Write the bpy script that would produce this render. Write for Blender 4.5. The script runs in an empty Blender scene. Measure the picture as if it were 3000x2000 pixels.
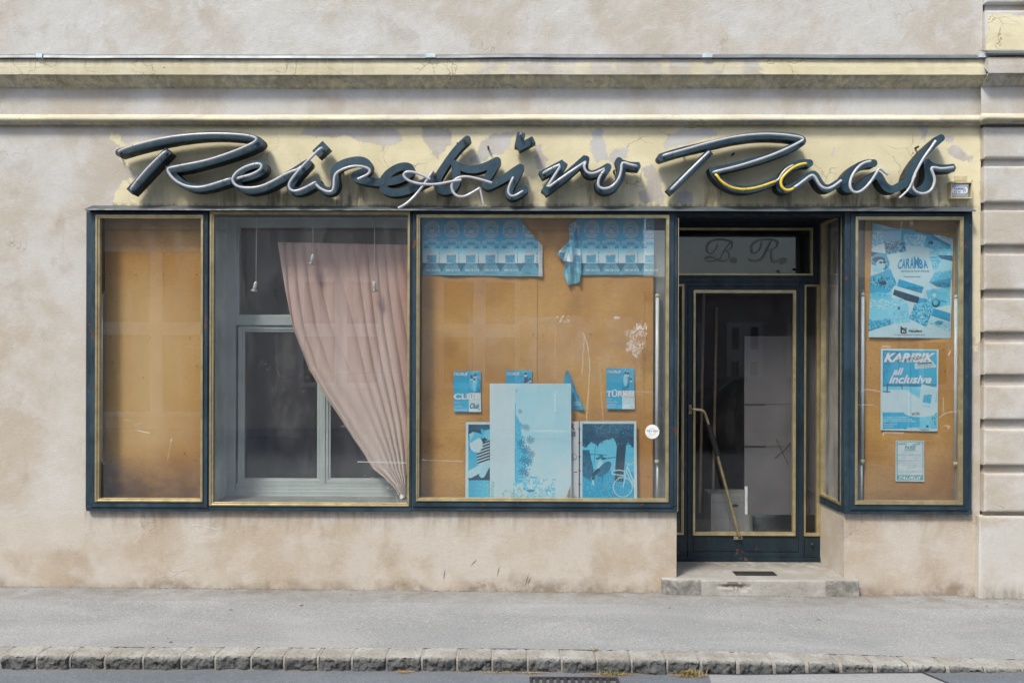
import bpy, math, random
import numpy as np
from mathutils import Matrix, Vector
random.seed(7); rng = np.random.default_rng(7)
C = bpy.context.scene.collection
SC = bpy.context.scene
R_ = math.radians

# ------------------------------------------------------------------ camera
D, H, F = 6.6, 1.752, 2588.0
YAW, ROLL = 0.0088, 0.0028
cam_d = bpy.data.cameras.new('camera'); cam = bpy.data.objects.new('camera', cam_d); C.objects.link(cam)
CM = Matrix.Rotation(YAW, 4, 'Z') @ Matrix.Rotation(math.pi/2, 4, 'X') @ Matrix.Rotation(ROLL, 4, 'Z')
cam.matrix_world = Matrix.Translation((0, -D, H)) @ CM
cam_d.sensor_width = 36; cam_d.lens = F/3000*36; cam_d.shift_y = 43/3000
cam_d.clip_start = 0.05; cam_d.clip_end = 500
SC.camera = cam

# ------------------------------------------------------------------ light
SUN_EL, SUN_AZ = 52, 34          # azimuth: degrees to the left of the camera's back
w = bpy.data.worlds.new('World'); SC.world = w; w.use_nodes = True
nt = w.node_tree; bg = nt.nodes['Background']
sky = nt.nodes.new('ShaderNodeTexSky'); sky.sky_type = 'NISHITA'; sky.sun_disc = False
sky.sun_elevation = R_(SUN_EL); sky.sun_rotation = R_(180+SUN_AZ)
sky.air_density = 1.0; sky.dust_density = 2.6; sky.ozone_density = 1.0
nt.links.new(sky.outputs[0], bg.inputs[0]); bg.inputs[1].default_value = 0.15
sd = bpy.data.lights.new('sun', 'SUN'); sd.energy = 2.35; sd.angle = R_(11); sd.color = (1, 0.975, 0.885)
sun = bpy.data.objects.new('sun', sd); C.objects.link(sun)
dv = Vector((-math.sin(R_(SUN_AZ))*math.cos(R_(SUN_EL)), -math.cos(R_(SUN_AZ))*math.cos(R_(SUN_EL)), math.sin(R_(SUN_EL))))
sun.rotation_euler = dv.to_track_quat('Z', 'Y').to_euler(); sun.location = (-6, -9, 12)
SC.view_settings.view_transform = 'Standard'; SC.view_settings.look = 'None'
SC.view_settings.exposure = 0.52; SC.view_settings.gamma = 1.0

# ------------------------------------------------------------------ pixel -> world
R3 = np.array(CM.to_3x3())
def P(px, py, Y):
    """point of the vertical plane y=Y seen at photo pixel (px,py)"""
    r = R3 @ np.array(((px-1500)/F, -(py-1043)/F, -1.0))
    t = (Y+D)/r[1]
    return (r[0]*t, Y, H+r[2]*t)
def PX(px, Y, py=1043): return P(px, py, Y)[0]
def PZ(py, Y, px=1500): return P(px, py, Y)[2]
def RC(l, r, t, b, Y):
    """pixel rectangle -> x0,x1,z0,z1"""
    my, mx = (t+b)/2, (l+r)/2
    return P(l, my, Y)[0], P(r, my, Y)[0], P(mx, b, Y)[2], P(mx, t, Y)[2]
def PA(px, py, Y):
    px = np.asarray(px, float); py = np.asarray(py, float)
    a = (px-1500)/F; b = -(py-1043)/F
    rx = R3[0, 0]*a+R3[0, 1]*b-R3[0, 2]; ry = R3[1, 0]*a+R3[1, 1]*b-R3[1, 2]; rz = R3[2, 0]*a+R3[2, 1]*b-R3[2, 2]
    t = (Y+D)/ry
    return np.stack([rx*t, np.broadcast_to(np.asarray(Y, float), t.shape), H+rz*t], -1)
def INV(x, z, Y=0.0):
    """world -> photo pixels (arrays)"""
    v = np.stack([np.asarray(x, float), np.full_like(np.asarray(x, float), Y+D), np.asarray(z, float)-H], 0)
    c = np.tensordot(R3.T, v, 1)
    return 1500+F*c[0]/-c[2], 1043-F*c[1]/-c[2]

# ------------------------------------------------------------------ mesh helpers
class MB:
    def __init__(s): s.v = []; s.f = []; s.smooth = False
    def add(s, vs, fs):
        n = len(s.v); s.v += [tuple(map(float, q)) for q in vs]; s.f += [tuple(n+i for i in f) for f in fs]; return s
    def box(s, x0, x1, y0, y1, z0, z1):
        if x0 > x1: x0, x1 = x1, x0
        if y0 > y1: y0, y1 = y1, y0
        if z0 > z1: z0, z1 = z1, z0
        return s.add([(x0,y0,z0),(x1,y0,z0),(x1,y1,z0),(x0,y1,z0),(x0,y0,z1),(x1,y0,z1),(x1,y1,z1),(x0,y1,z1)],
            [(0,3,2,1),(4,5,6,7),(0,1,5,4),(1,2,6,5),(2,3,7,6),(3,0,4,7)])
    def pbox(s, l, r, t, b, y0, y1):
        x0, x1, z0, z1 = RC(l, r, t, b, y0); return s.box(x0, x1, y0, y1, z0, z1)
    def hexa(s, a, b):   # a,b: 4 points each (front loop, back loop)
        return s.add(list(a)+list(b), [(0,1,2,3),(7,6,5,4),(0,4,5,1),(1,5,6,2),(2,6,7,3),(3,7,4,0)])
    def ring(s, o, i, y0, y1):
        """mitred rectangular ring in the x-z plane; o,i = (x0,x1,z0,z1)"""
        oc = [(o[0],o[2]),(o[1],o[2]),(o[1],o[3]),(o[0],o[3])]; ic = [(i[0],i[2]),(i[1],i[2]),(i[1],i[3]),(i[0],i[3])]
        for k in range(4):
            m = (k+1) % 4
            q = [oc[k], oc[m], ic[m], ic[k]]
            s.hexa([(x,y0,z) for x,z in q], [(x,y1,z) for x,z in q])
        return s
    def tube(s, pts, r, n=10, caps=True):
        pts = [Vector(p) for p in pts]; m = len(pts)
        rr = r if hasattr(r, '__len__') else [r]*m
        up = None; base = len(s.v)
        for k in range(m):
            t = (pts[min(k+1, m-1)]-pts[max(k-1, 0)]).normalized()
            if up is None:
                up = Vector((0,1,0)) if abs(t.y) < .9 else Vector((1,0,0))
            up = (up-t*up.dot(t)).normalized(); sd_ = t.cross(up)
            for j in range(n):
                a = 2*math.pi*j/n; q = pts[k]+(up*math.cos(a)+sd_*math.sin(a))*rr[k]
                s.v.append(tuple(q))
        for k in range(m-1):
            for j in range(n):
                a = base+k*n+j; b = base+k*n+(j+1) % n
                s.f.append((a, b, b+n, a+n))
        if caps:
            s.f.append(tuple(base+j for j in range(n))[::-1]); s.f.append(tuple(base+(m-1)*n+j for j in range(n)))
        return s
    def lathe(s, prof, c, n=20, axis='z', M=None):
        base = len(s.v)
        for r, h in prof:
            for j in range(n):
                a = 2*math.pi*j/n; q = Vector((r*math.cos(a), r*math.sin(a), h))
                if M is not None: q = M @ q
                s.v.append((q.x+c[0], q.y+c[1], q.z+c[2]))
        for k in range(len(prof)-1):
            for j in range(n):
                a = base+k*n+j; b = base+k*n+(j+1) % n; s.f.append((a, b, b+n, a+n))
        s.f.append(tuple(base+j for j in range(n))[::-1]); s.f.append(tuple(base+(len(prof)-1)*n+j for j in range(n)))
        return s
    def prism(s, poly, y0, y1):   # poly: (x,z)
        n = len(poly); base = len(s.v)
        s.v += [(x,y0,z) for x,z in poly]+[(x,y1,z) for x,z in poly]
        s.f.append(tuple(base+i for i in range(n))); s.f.append(tuple(base+n+i for i in range(n))[::-1])
        for i in range(n):
            j = (i+1) % n; s.f.append((base+i, base+n+i, base+n+j, base+j))
        return s

WLOC = {}
def tag(o, label=None, cat=None, group=None, kind=None):
    if label: o['label'] = label
    if cat: o['category'] = cat
    if group: o['group'] = group
    if kind: o['kind'] = kind
    return o
def empty(name, loc=(0,0,0), parent=None):
    o = bpy.data.objects.new(name, None); C.objects.link(o); o.empty_display_size = .1
    pl = WLOC.get(parent.name, (0,0,0)) if parent else (0,0,0)
    o.location = (loc[0]-pl[0], loc[1]-pl[1], loc[2]-pl[2]); WLOC[o.name] = tuple(loc)
    if parent: o.parent = parent
    return o
def recalc(me):
    import bmesh
    bm = bmesh.new(); bm.from_mesh(me); bmesh.ops.recalc_face_normals(bm, faces=bm.faces); bm.to_mesh(me); bm.free()
def obj(name, mb, mat, parent=None, smooth=False, bevel=0, attrs=None, fixn=True):
    v = np.array(mb.v, float)
    if parent: base = np.array(WLOC[parent.name])
    else: base = np.array([(v[:,0].min()+v[:,0].max())/2, (v[:,1].min()+v[:,1].max())/2, v[:,2].min()])
    me = bpy.data.meshes.new(name); me.from_pydata((v-base).tolist(), [], mb.f)
    if fixn: recalc(me)
    mats = mat if isinstance(mat, list) else [mat]
    for m in mats: me.materials.append(m)
    if smooth:
        me.polygons.foreach_set('use_smooth', [True]*len(me.polygons))
    if attrs:
        for k, a in attrs.items():
            if k == 'col':
                at = me.color_attributes.new('col', 'FLOAT_COLOR', 'POINT')
                at.data.foreach_set('color', np.concatenate([a, np.ones((len(a),1))], 1).ravel().astype(np.float32))
            else:
                at = me.attributes.new(k, 'FLOAT', 'POINT'); at.data.foreach_set('value', np.asarray(a, np.float32))
    me.update()
    o = bpy.data.objects.new(name, me); C.objects.link(o)
    if parent:
        o.parent = parent; WLOC[o.name] = tuple(base)
    else:
        o.location = base; WLOC[o.name] = tuple(base)
    if bevel:
        b = o.modifiers.new('bevel', 'BEVEL'); b.width = bevel; b.segments = 2; b.limit_method = 'ANGLE'
    return o
def gridmesh(pts):
    """pts: (ny,nx,3) array -> MB"""
    ny, nx = pts.shape[:2]; m = MB(); m.v = [tuple(q) for q in pts.reshape(-1,3)]
    a = np.arange((ny-1)*nx).reshape(ny-1, nx)[:, :-1].ravel()
    m.f = [tuple(q) for q in np.stack([a, a+nx, a+nx+1, a+1], 1).tolist()]
    return m

# ------------------------------------------------------------------ numpy painting
def vnoise(x, y, seed=0):
    xi = np.floor(x).astype(int); yi = np.floor(y).astype(int); fx = x-xi; fy = y-yi
    def h(a, b):
        n = (a*374761393+b*668265263+seed*1442695041) & 0xffffffff
        n = ((n ^ (n >> 13))*1274126177) & 0xffffffff
        return ((n ^ (n >> 16)) & 0xffff)/65535.0
    fx = fx*fx*(3-2*fx); fy = fy*fy*(3-2*fy)
    return (h(xi,yi)*(1-fx)+h(xi+1,yi)*fx)*(1-fy)+(h(xi,yi+1)*(1-fx)+h(xi+1,yi+1)*fx)*fy
def fbm(x, y, o=4, seed=0):
    s = 0; a = .5
    for k in range(o): s = s+a*vnoise(x*2**k, y*2**k, seed+k*17); a *= .5
    return s/(1-.5**o)
def inpoly(x, y, poly):
    r = np.zeros(x.shape, bool); n = len(poly)
    for i in range(n):
        x1, y1 = poly[i]; x2, y2 = poly[(i+1) % n]
        if y1 == y2: continue
        c = ((y1 > y) != (y2 > y)) & (x < (x2-x1)*(y-y1)/(y2-y1)+x1); r ^= c
    return r
def segd(x, y, x1, y1, x2, y2):
    dx, dy = x2-x1, y2-y1; L = dx*dx+dy*dy+1e-9
    t = np.clip(((x-x1)*dx+(y-y1)*dy)/L, 0, 1)
    return np.hypot(x-x1-t*dx, y-y1-t*dy)
def polyd(x, y, pts):
    d = np.full(x.shape, 1e9)
    for a, b in zip(pts[:-1], pts[1:]): d = np.minimum(d, segd(x, y, *a, *b))
    return d
def chaikin(p, it=2):
    p = [tuple(q) for q in p]
    for _ in range(it):
        o = [p[0]]
        for a, b in zip(p[:-1], p[1:]):
            o.append(tuple(.75*u+.25*v for u, v in zip(a, b))); o.append(tuple(.25*u+.75*v for u, v in zip(a, b)))
        o.append(p[-1]); p = o
    return p
def duo(t):
    """faded blue duotone: 0 dark .. 1 paper white"""
    t = np.clip(t, 0, 1)
    k = [0, .22, .45, .7, .88, 1]
    cr = [.006,.012,.004,.14,.42,.60]; cg = [.022,.09,.37,.59,.69,.71]; cb = [.035,.17,.62,.77,.76,.73]
    return np.stack([np.interp(t, k, cr), np.interp(t, k, cg), np.interp(t, k, cb)], -1)

def sdf_mesh(strokes, res=1.6, y0=-.15, y1=-.04):
    """strokes in photo pixels: (pts, half-widths); unions them into one plate with butt ends and side walls"""
    allp = np.concatenate([np.array(s[0]) for s in strokes]); mw = max(max(s[1]) for s in strokes)+4
    gx = np.arange(allp[:,0].min()-mw, allp[:,0].max()+mw, res); gy = np.arange(allp[:,1].min()-mw, allp[:,1].max()+mw, res)
    X, Yg = np.meshgrid(gx, gy); Dm = np.full(X.shape, 1e3)
    for pts, ws in strokes:
        n = len(pts)
        for k in range(n-1):
            (ax, ay), (bx, by) = pts[k], pts[k+1]; dx, dy = bx-ax, by-ay; L = math.hypot(dx, dy)
            if L < 1e-6: continue
            t = ((X-ax)*dx+(Yg-ay)*dy)/(L*L); tc = np.clip(t, 0, 1)
            d = np.hypot(X-ax-tc*dx, Yg-ay-tc*dy)-(ws[k]*(1-tc)+ws[k+1]*tc)
            if k == 0: d = np.maximum(d, -t*L)
            if k == n-2: d = np.maximum(d, (t-1)*L)
            Dm = np.minimum(Dm, d)
    V = []; idx = {}; Fs = []
    def vid(key, x, y):
        if key not in idx: idx[key] = len(V); V.append((x, y))
        return idx[key]
    ny, nx = X.shape; ins = Dm < 0
    act = ins[:-1,:-1] | ins[1:,:-1] | ins[:-1,1:] | ins[1:,1:]
    for j, i in zip(*np.nonzero(act)):
        cs = [(j,i),(j,i+1),(j+1,i+1),(j+1,i)]; poly = []
        for a in range(4):
            p, q = cs[a], cs[(a+1) % 4]; dp, dq = Dm[p], Dm[q]
            if dp < 0: poly.append(vid(('c',)+p, gx[p[1]], gy[p[0]]))
            if (dp < 0) != (dq < 0):
                t = dp/(dp-dq); t = min(max(t, .02), .98); key = ('e', min(p,q), max(p,q))
                poly.append(vid(key, gx[p[1]]*(1-t)+gx[q[1]]*t, gy[p[0]]*(1-t)+gy[q[0]]*t))
        if len(poly) >= 3: Fs.append(tuple(poly))
    V = np.array(V); fr = PA(V[:,0], V[:,1], y0)
    bk = fr.copy(); bk[:,1] = y1
    n = len(V); cnt = {}
    for f in Fs:
        for a, b in zip(f, f[1:]+f[:1]): cnt[(a,b)] = 1
    side = [(a, b, b+n, a+n) for (a, b) in cnt if (b, a) not in cnt]
    m = MB(); m.v = [tuple(q) for q in np.concatenate([fr, bk])]
    m.f = [f[::-1] for f in Fs]+side; m.nfront = len(Fs)
    return m

# ------------------------------------------------------------------ materials
def mat(name):
    m = bpy.data.materials.new(name); m.use_nodes = True
    return m, m.node_tree.nodes, m.node_tree.links, m.node_tree.nodes['Principled BSDF']
def N(n, t, **k):
    x = n.new(t)
    for a, v in k.items():
        if a in x.inputs.keys() if isinstance(a, str) else False: x.inputs[a].default_value = v
        else: setattr(x, a, v)
    return x
def noise(n, l, vec, scale, detail=4, rough=.55, dist=0):
    x = n.new('ShaderNodeTexNoise'); x.inputs['Scale'].default_value = scale; x.inputs['Detail'].default_value = detail
    x.inputs['Roughness'].default_value = rough; x.inputs['Distortion'].default_value = dist
    if vec: l.new(vec, x.inputs['Vector'])
    return x.outputs['Fac']
def mapping(n, l, vec, sc):
    x = n.new('ShaderNodeMapping'); x.inputs['Scale'].default_value = sc; l.new(vec, x.inputs['Vector']); return x.outputs[0]
def ramp(n, l, fac, a, b, v0=0, v1=1):
    x = n.new('ShaderNodeMapRange'); x.interpolation_type = 'SMOOTHSTEP'; x.clamp = True
    x.inputs[1].default_value = a; x.inputs[2].default_value = b; x.inputs[3].default_value = v0; x.inputs[4].default_value = v1
    l.new(fac, x.inputs[0]); return x.outputs[0]
def math_(n, l, op, a, b=None):
    x = n.new('ShaderNodeMath'); x.operation = op
    for k, q in enumerate((a, b)):
        if q is None: continue
        if isinstance(q, (int, float)): x.inputs[k].default_value = q
        else: l.new(q, x.inputs[k])
    return x.outputs[0]
def mix(n, l, fac, a, b, mode='MIX'):
    x = n.new('ShaderNodeMix'); x.data_type = 'RGBA'; x.blend_type = mode
    if isinstance(fac, (int, float)): x.inputs[0].default_value = fac
    else: l.new(fac, x.inputs[0])
    for k, q in ((6, a), (7, b)):
        if isinstance(q, tuple): x.inputs[k].default_value = (*q, 1)
        else: l.new(q, x.inputs[k])
    return x.outputs[2]
def pos(n): return n.new('ShaderNodeNewGeometry').outputs['Position']
def attr(n, name): x = n.new('ShaderNodeAttribute'); x.attribute_name = name; return x
def bump(n, l, bs, h, strength, dist):
    x = n.new('ShaderNodeBump'); x.inputs['Strength'].default_value = strength; x.inputs['Distance'].default_value = dist
    l.new(h, x.inputs['Height']); l.new(x.outputs[0], bs.inputs['Normal']); return x

def plaster():
    m, n, l, b = mat('plaster'); p = pos(n)
    f1 = ramp(n, l, noise(n, l, p, 1.35, 6, .6, .15), .41, .60)
    f2 = ramp(n, l, noise(n, l, mapping(n, l, p, (1,1,1.3)), 3.6, 6, .65, .25), .47, .66)
    f3 = noise(n, l, p, 26, 4, .65, .3)
    c = mix(n, l, f1, (.585,.575,.54), (.51,.46,.385))
    c = mix(n, l, math_(n, l, 'MULTIPLY', f2, .55), c, (.64,.635,.625))
    f4 = ramp(n, l, noise(n, l, mapping(n, l, p, (1.2,1.2,1)), 2.3, 7, .66, .3), .54, .66)
    c = mix(n, l, math_(n, l, 'MULTIPLY', f4, .38), c, (.39,.33,.26))
    c = mix(n, l, math_(n, l, 'MULTIPLY', f3, .22), c, (.33,.30,.27))
    c = mix(n, l, ramp(n, l, noise(n, l, p, 85, 3, .8), .55, .72, 0, .35), c, (.30,.265,.22))
    c = mix(n, l, ramp(n, l, noise(n, l, p, 70, 3, .8), .56, .72, 0, .35), c, (.74,.73,.70))
    wm = attr(n, 'warm').outputs['Fac']
    c = mix(n, l, wm, c, (.95,.88,.81), 'MULTIPLY')
    # old cream paint
    y1 = mix(n, l, ramp(n, l, noise(n, l, p, 2.6, 5, .6, .5), .38, .66), (.76,.69,.47), (.67,.60,.39))
    y1 = mix(n, l, ramp(n, l, noise(n, l, mapping(n, l, p, (1.5,1.5,8)), 6, 4, .6, .4), .55, .8, 0, .4), y1, (.50,.43,.28))
    yel = attr(n, 'yel').outputs['Fac']
    c = mix(n, l, yel, c, y1)
    # cracks in the paint
    vo = n.new('ShaderNodeTexVoronoi'); vo.feature = 'DISTANCE_TO_EDGE'; vo.inputs['Scale'].default_value = 3.6
    dn = n.new('ShaderNodeTexNoise'); dn.inputs['Scale'].default_value = 5; dn.inputs['Detail'].default_value = 4; l.new(p, dn.inputs['Vector'])
    va = n.new('ShaderNodeVectorMath'); va.operation = 'MULTIPLY_ADD'; va.inputs[1].default_value = (.32,.32,.32); l.new(dn.outputs['Color'], va.inputs[0]); l.new(p, va.inputs[2])
    l.new(va.outputs[0], vo.inputs['Vector'])
    ck = ramp(n, l, vo.outputs['Distance'], 0, .012, 1, 0)
    ck = math_(n, l, 'MULTIPLY', ck, ramp(n, l, noise(n, l, p, 1.9, 2), .47, .6))
    ck = math_(n, l, 'MULTIPLY', ck, math_(n, l, 'MAXIMUM', yel, ramp(n, l, noise(n, l, p, .9, 2), .56, .62, 0, .55)))
    c = mix(n, l, math_(n, l, 'MULTIPLY', ck, .6), c, (.16,.13,.10))
    dp = attr(n, 'damp').outputs['Fac']
    c = mix(n, l, math_(n, l, 'MULTIPLY', dp, ramp(n, l, noise(n, l, p, 7, 6, .7), .32, .62)), c, (.25,.20,.15))
    # soot and damp
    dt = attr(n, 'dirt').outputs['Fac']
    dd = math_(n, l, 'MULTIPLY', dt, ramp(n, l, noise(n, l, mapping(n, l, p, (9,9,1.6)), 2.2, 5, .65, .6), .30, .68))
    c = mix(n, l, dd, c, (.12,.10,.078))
    l.new(c, b.inputs['Base Color']); b.inputs['Roughness'].default_value = .93; b.inputs['Specular IOR Level'].default_value = .2
    h = math_(n, l, 'ADD', math_(n, l, 'MULTIPLY', noise(n, l, mapping(n, l, p, (1,1,1.8)), 60, 5, .75, .8), 1.1), math_(n, l, 'MULTIPLY', noise(n, l, p, 9, 4, .6, .6), .7))
    h = math_(n, l, 'SUBTRACT', h, math_(n, l, 'MULTIPLY', ck, 1.0))
    edge = attr(n, 'peel').outputs['Fac']
    h = math_(n, l, 'SUBTRACT', h, math_(n, l, 'MULTIPLY', edge, 1.2))
    bump(n, l, b, h, .55, .006)
    return m
def paint(name, c1, c2, rough=.38, rust=True, sc=6, wear=(.2,.25,.27), wearamt=.25):
    m, n, l, b = mat(name); p = pos(n)
    f = ramp(n, l, noise(n, l, mapping(n, l, p, (1,1,.35)), sc, 5, .6, .6), .35, .68)
    c = mix(n, l, f, c1, c2)
    w_ = ramp(n, l, noise(n, l, mapping(n, l, p, (1,1,.6)), 38, 4, .7), .62, .74, 0, wearamt)
    c = mix(n, l, w_, c, wear)
    if rust:
        r = ramp(n, l, noise(n, l, p, 7.5, 6, .68), .635, .66)
        c = mix(n, l, r, c, (.13,.045,.02))
    l.new(c, b.inputs['Base Color']); b.inputs['Roughness'].default_value = rough
    l.new(ramp(n, l, noise(n, l, p, 20, 3), .3, .7, rough-.06, rough+.2), b.inputs['Roughness'])
    bump(n, l, b, noise(n, l, p, 45, 4, .6), .25, .0015)
    return m
def plain(name, col, rough=.6, metal=0, var=.15, sc=20, bmp=.15, dist=.001):
    m, n, l, b = mat(name); p = pos(n)
    d = tuple(q*(1-var) for q in col); u = tuple(min(q*(1+var), 1) for q in col)
    c = mix(n, l, ramp(n, l, noise(n, l, p, sc, 5, .6), .3, .7), d, u)
    l.new(c, b.inputs['Base Color']); b.inputs['Roughness'].default_value = rough; b.inputs['Metallic'].default_value = metal
    if bmp: bump(n, l, b, noise(n, l, p, sc*5, 3), bmp, dist)
    return m
def glassmat(name, dirt=.03, tint=(1,1,1), f0=1.66, smear_reflection=0.0):
    m, n, l, b = mat(name); n.remove(b); p = pos(n); out = n['Material Output']
    tr = n.new('ShaderNodeBsdfTransparent'); tr.inputs[0].default_value = (*tint, 1)
    gl = n.new('ShaderNodeBsdfGlossy'); gl.inputs['Roughness'].default_value = .0
    bp = n.new('ShaderNodeBump'); bp.inputs['Strength'].default_value = .06; bp.inputs['Distance'].default_value = .004
    l.new(noise(n, l, p, 1.3, 2), bp.inputs['Height']); l.new(bp.outputs[0], gl.inputs['Normal'])
    fr = n.new('ShaderNodeFresnel'); bf = n.new('ShaderNodeNewGeometry').outputs['Backfacing']; l.new(ramp(n, l, bf, 0, 1, f0, 1/f0), fr.inputs[0])
    ms = n.new('ShaderNodeMixShader'); l.new(fr.outputs[0], ms.inputs[0]); l.new(tr.outputs[0], ms.inputs[1]); l.new(gl.outputs[0], ms.inputs[2])
    df = n.new('ShaderNodeBsdfDiffuse'); df.inputs[0].default_value = (.62,.62,.60,1)
    d = ramp(n, l, noise(n, l, mapping(n, l, p, (1,1,.3)), 5, 6, .7, .5), .42, .78, dirt*.4, dirt*2.4)
    sm = attr(n, 'smear_reflection').outputs['Fac']
    d = math_(n, l, 'ADD', d, math_(n, l, 'MULTIPLY', sm, .9))
    m2 = n.new('ShaderNodeMixShader'); l.new(d, m2.inputs[0]); l.new(ms.outputs[0], m2.inputs[1]); l.new(df.outputs[0], m2.inputs[2])
    l.new(m2.outputs[0], out.inputs['Surface'])
    return m
def attrmat(name, rough=.5, bm=.1):
    m, n, l, b = mat(name); p = pos(n)
    c = attr(n, 'col').outputs['Color']
    c = mix(n, l, ramp(n, l, noise(n, l, p, 30, 5, .6), .35, .75, 0, .08), c, (.42,.42,.38))
    l.new(c, b.inputs['Base Color']); b.inputs['Roughness'].default_value = rough
    bump(n, l, b, noise(n, l, p, 14, 3), bm, .003)
    return m
def boardmat():
    m, n, l, b = mat('fibreboard'); p = pos(n)
    big = ramp(n, l, noise(n, l, p, 1.7, 3, .5, .4), .35, .68)
    c = mix(n, l, big, (.46,.225,.043), (.60,.345,.092))
    fib = noise(n, l, mapping(n, l, p, (1,1,4.0)), 34, 5, .7, 1.2)
    c = mix(n, l, ramp(n, l, fib, .40, .70, 0, .5), c, (.24,.105,.028))
    c = mix(n, l, ramp(n, l, noise(n, l, p, 55, 3, .7), .66, .74, 0, .5), c, (.13,.06,.02))
    dk = attr(n, 'dirt').outputs['Fac']
    c = mix(n, l, math_(n, l, 'MULTIPLY', dk, ramp(n, l, noise(n, l, p, 6, 4), .2, .7, .5, 1)), c, (.10,.05,.025))
    fd = attr(n, 'fade').outputs['Fac']
    c = mix(n, l, fd, c, (.68,.49,.23))
    l.new(c, b.inputs['Base Color']); b.inputs['Roughness'].default_value = .8
    bump(n, l, b, fib, .35, .002)
    return m
def asphalt(name, c1, c2, c3):
    m, n, l, b = mat(name); p = pos(n)
    c = mix(n, l, ramp(n, l, noise(n, l, mapping(n, l, p, (.6,1.3,1)), 1.6, 4, .6, .5), .35, .68), c1, c2)
    sp = noise(n, l, p, 75, 4, .85)
    c = mix(n, l, ramp(n, l, sp, .50, .66, 0, .6), c, c3)
    c = mix(n, l, ramp(n, l, noise(n, l, p, 62, 4, .85), .53, .66, 0, .6), c, tuple(q*.42 for q in c1))
    d = attr(n, 'dirt').outputs['Fac']
    c = mix(n, l, math_(n, l, 'MULTIPLY', d, ramp(n, l, noise(n, l, p, 6, 5, .7), .3, .7)), c, (.19,.165,.135))
    l.new(c, b.inputs['Base Color']); b.inputs['Roughness'].default_value = .9; b.inputs['Specular IOR Level'].default_value = .25
    bump(n, l, b, sp, .8, .004)
    return m
def granite():
    m, n, l, b = mat('granite'); p = pos(n)
    c = mix(n, l, ramp(n, l, noise(n, l, p, 5, 4, .6), .35, .68), (.29,.268,.228), (.41,.40,.37))
    c = mix(n, l, ramp(n, l, noise(n, l, p, 60, 4, .8), .5, .68, 0, .8), c, (.12,.125,.125))
    c = mix(n, l, ramp(n, l, noise(n, l, p, 110, 2, .8), .6, .75, 0, .6), c, (.6,.59,.55))
    d = attr(n, 'dirt').outputs['Fac']
    c = mix(n, l, math_(n, l, 'MULTIPLY', d, ramp(n, l, noise(n, l, p, 14, 5, .7), .25, .6, .75, 1)), c, (.045,.050,.053))
    mo = attr(n, 'mortar').outputs['Fac']
    c = mix(n, l, mo, c, (.33,.305,.27))
    l.new(c, b.inputs['Base Color']); b.inputs['Roughness'].default_value = .85
    bump(n, l, b, noise(n, l, p, 48, 6, .75), .9, .008)
    return m

M_pl = plaster()
M_blue = paint('blue_paint', (.011,.027,.040), (.026,.053,.075), .4, True, 6, (.20,.24,.26), .4)
M_dblue = paint('shaded_blue_paint', (.005,.014,.022), (.009,.024,.036))  # darker copy of the blue: deep recess shade put into the paint
M_sign = paint('sign_enamel', (.015,.042,.062), (.028,.068,.092), .42, False, 5, (.07,.22,.22), .5)
M_side_s = paint('shaded_sheet_side', (.004,.008,.011), (.008,.016,.022), .5, False, 5, (.03,.05,.055), .3)  # letter sides and undersides: their shade painted as a near-black colour
M_hood = paint('hood_paint', (.095,.108,.118), (.06,.075,.085), .5, False, 4, (.24,.22,.20), .4)
M_brass = plain('gold_anodised_metal', (.56,.47,.27), .36, .75, .18, 12, .1)
M_zinc = plain('zinc_sheet', (.20,.215,.23), .45, .4, .2, 8)
M_glass = glassmat('window_glass', .012)
M_dirty = glassmat('dirty_glass', .028)
M_door = glassmat('door_glass', .010, f0=1.48)
M_side = glassmat('side_glass', .13)
M_board = boardmat()
M_print = attrmat('faded_print', .45)
M_gloss = attrmat('print_board', .3, .04)
M_tube = plain('neon_glass_white', (.46,.46,.48), .18, 0, .08, 30, 0)
M_tubey = plain('neon_glass_yellow', (.72,.50,.05), .2, 0, .12, 30, 0)
M_clip = plain('clip_wire', (.09,.075,.05), .5, .3)
M_white = plain('white_print', (.72,.74,.74), .55, 0, .04)
M_black = plain('black_print', (.02,.022,.03), .55, 0, .1)
M_cyan = plain('cyan_print', (.004,.28,.52), .55, 0, .06)
M_navy = plain('navy_print', (.03,.09,.16), .55, 0, .06)
M_teal = plain('teal_print', (.05,.33,.38), .55, 0, .06)
M_paper = plain('paper', (.66,.68,.68), .6, 0, .05)
M_lav = plain('casing_grey', (.22,.25,.25), .5, 0, .08)
M_cream = plain('cream_plastic', (.55,.52,.38), .4, 0, .08)
M_flu = plain('tube_glass', (.60,.65,.66), .25, 0, .05, 30, 0)
M_inner = plain('green_grey_gloss_paint', (.42,.48,.46), .4, 0, .10, 5, .1)
M_reveal = plain('reveal_paint', (.50,.55,.52), .7, 0, .22, 3, .2)
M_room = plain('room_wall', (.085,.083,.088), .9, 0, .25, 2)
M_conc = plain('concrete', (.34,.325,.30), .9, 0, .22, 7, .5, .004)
M_dark = plain('black_and_shade', (.012,.012,.014), .7, 0, .2)
M_card = plain('grey_cardboard', (.24,.245,.24), .85, 0, .1, 6)
M_grip = plain('black_cord', (.006,.006,.006), .8, 0, .2)
M_iron = plain('dark_iron', (.05,.045,.045), .6, .3, .3)

# ================================================================== SHOP BUILDING
B = tag(empty('shop_building', (0,0,0)), 'weathered grey and cream plastered shop building with closed blue shopfront', 'building')

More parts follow.
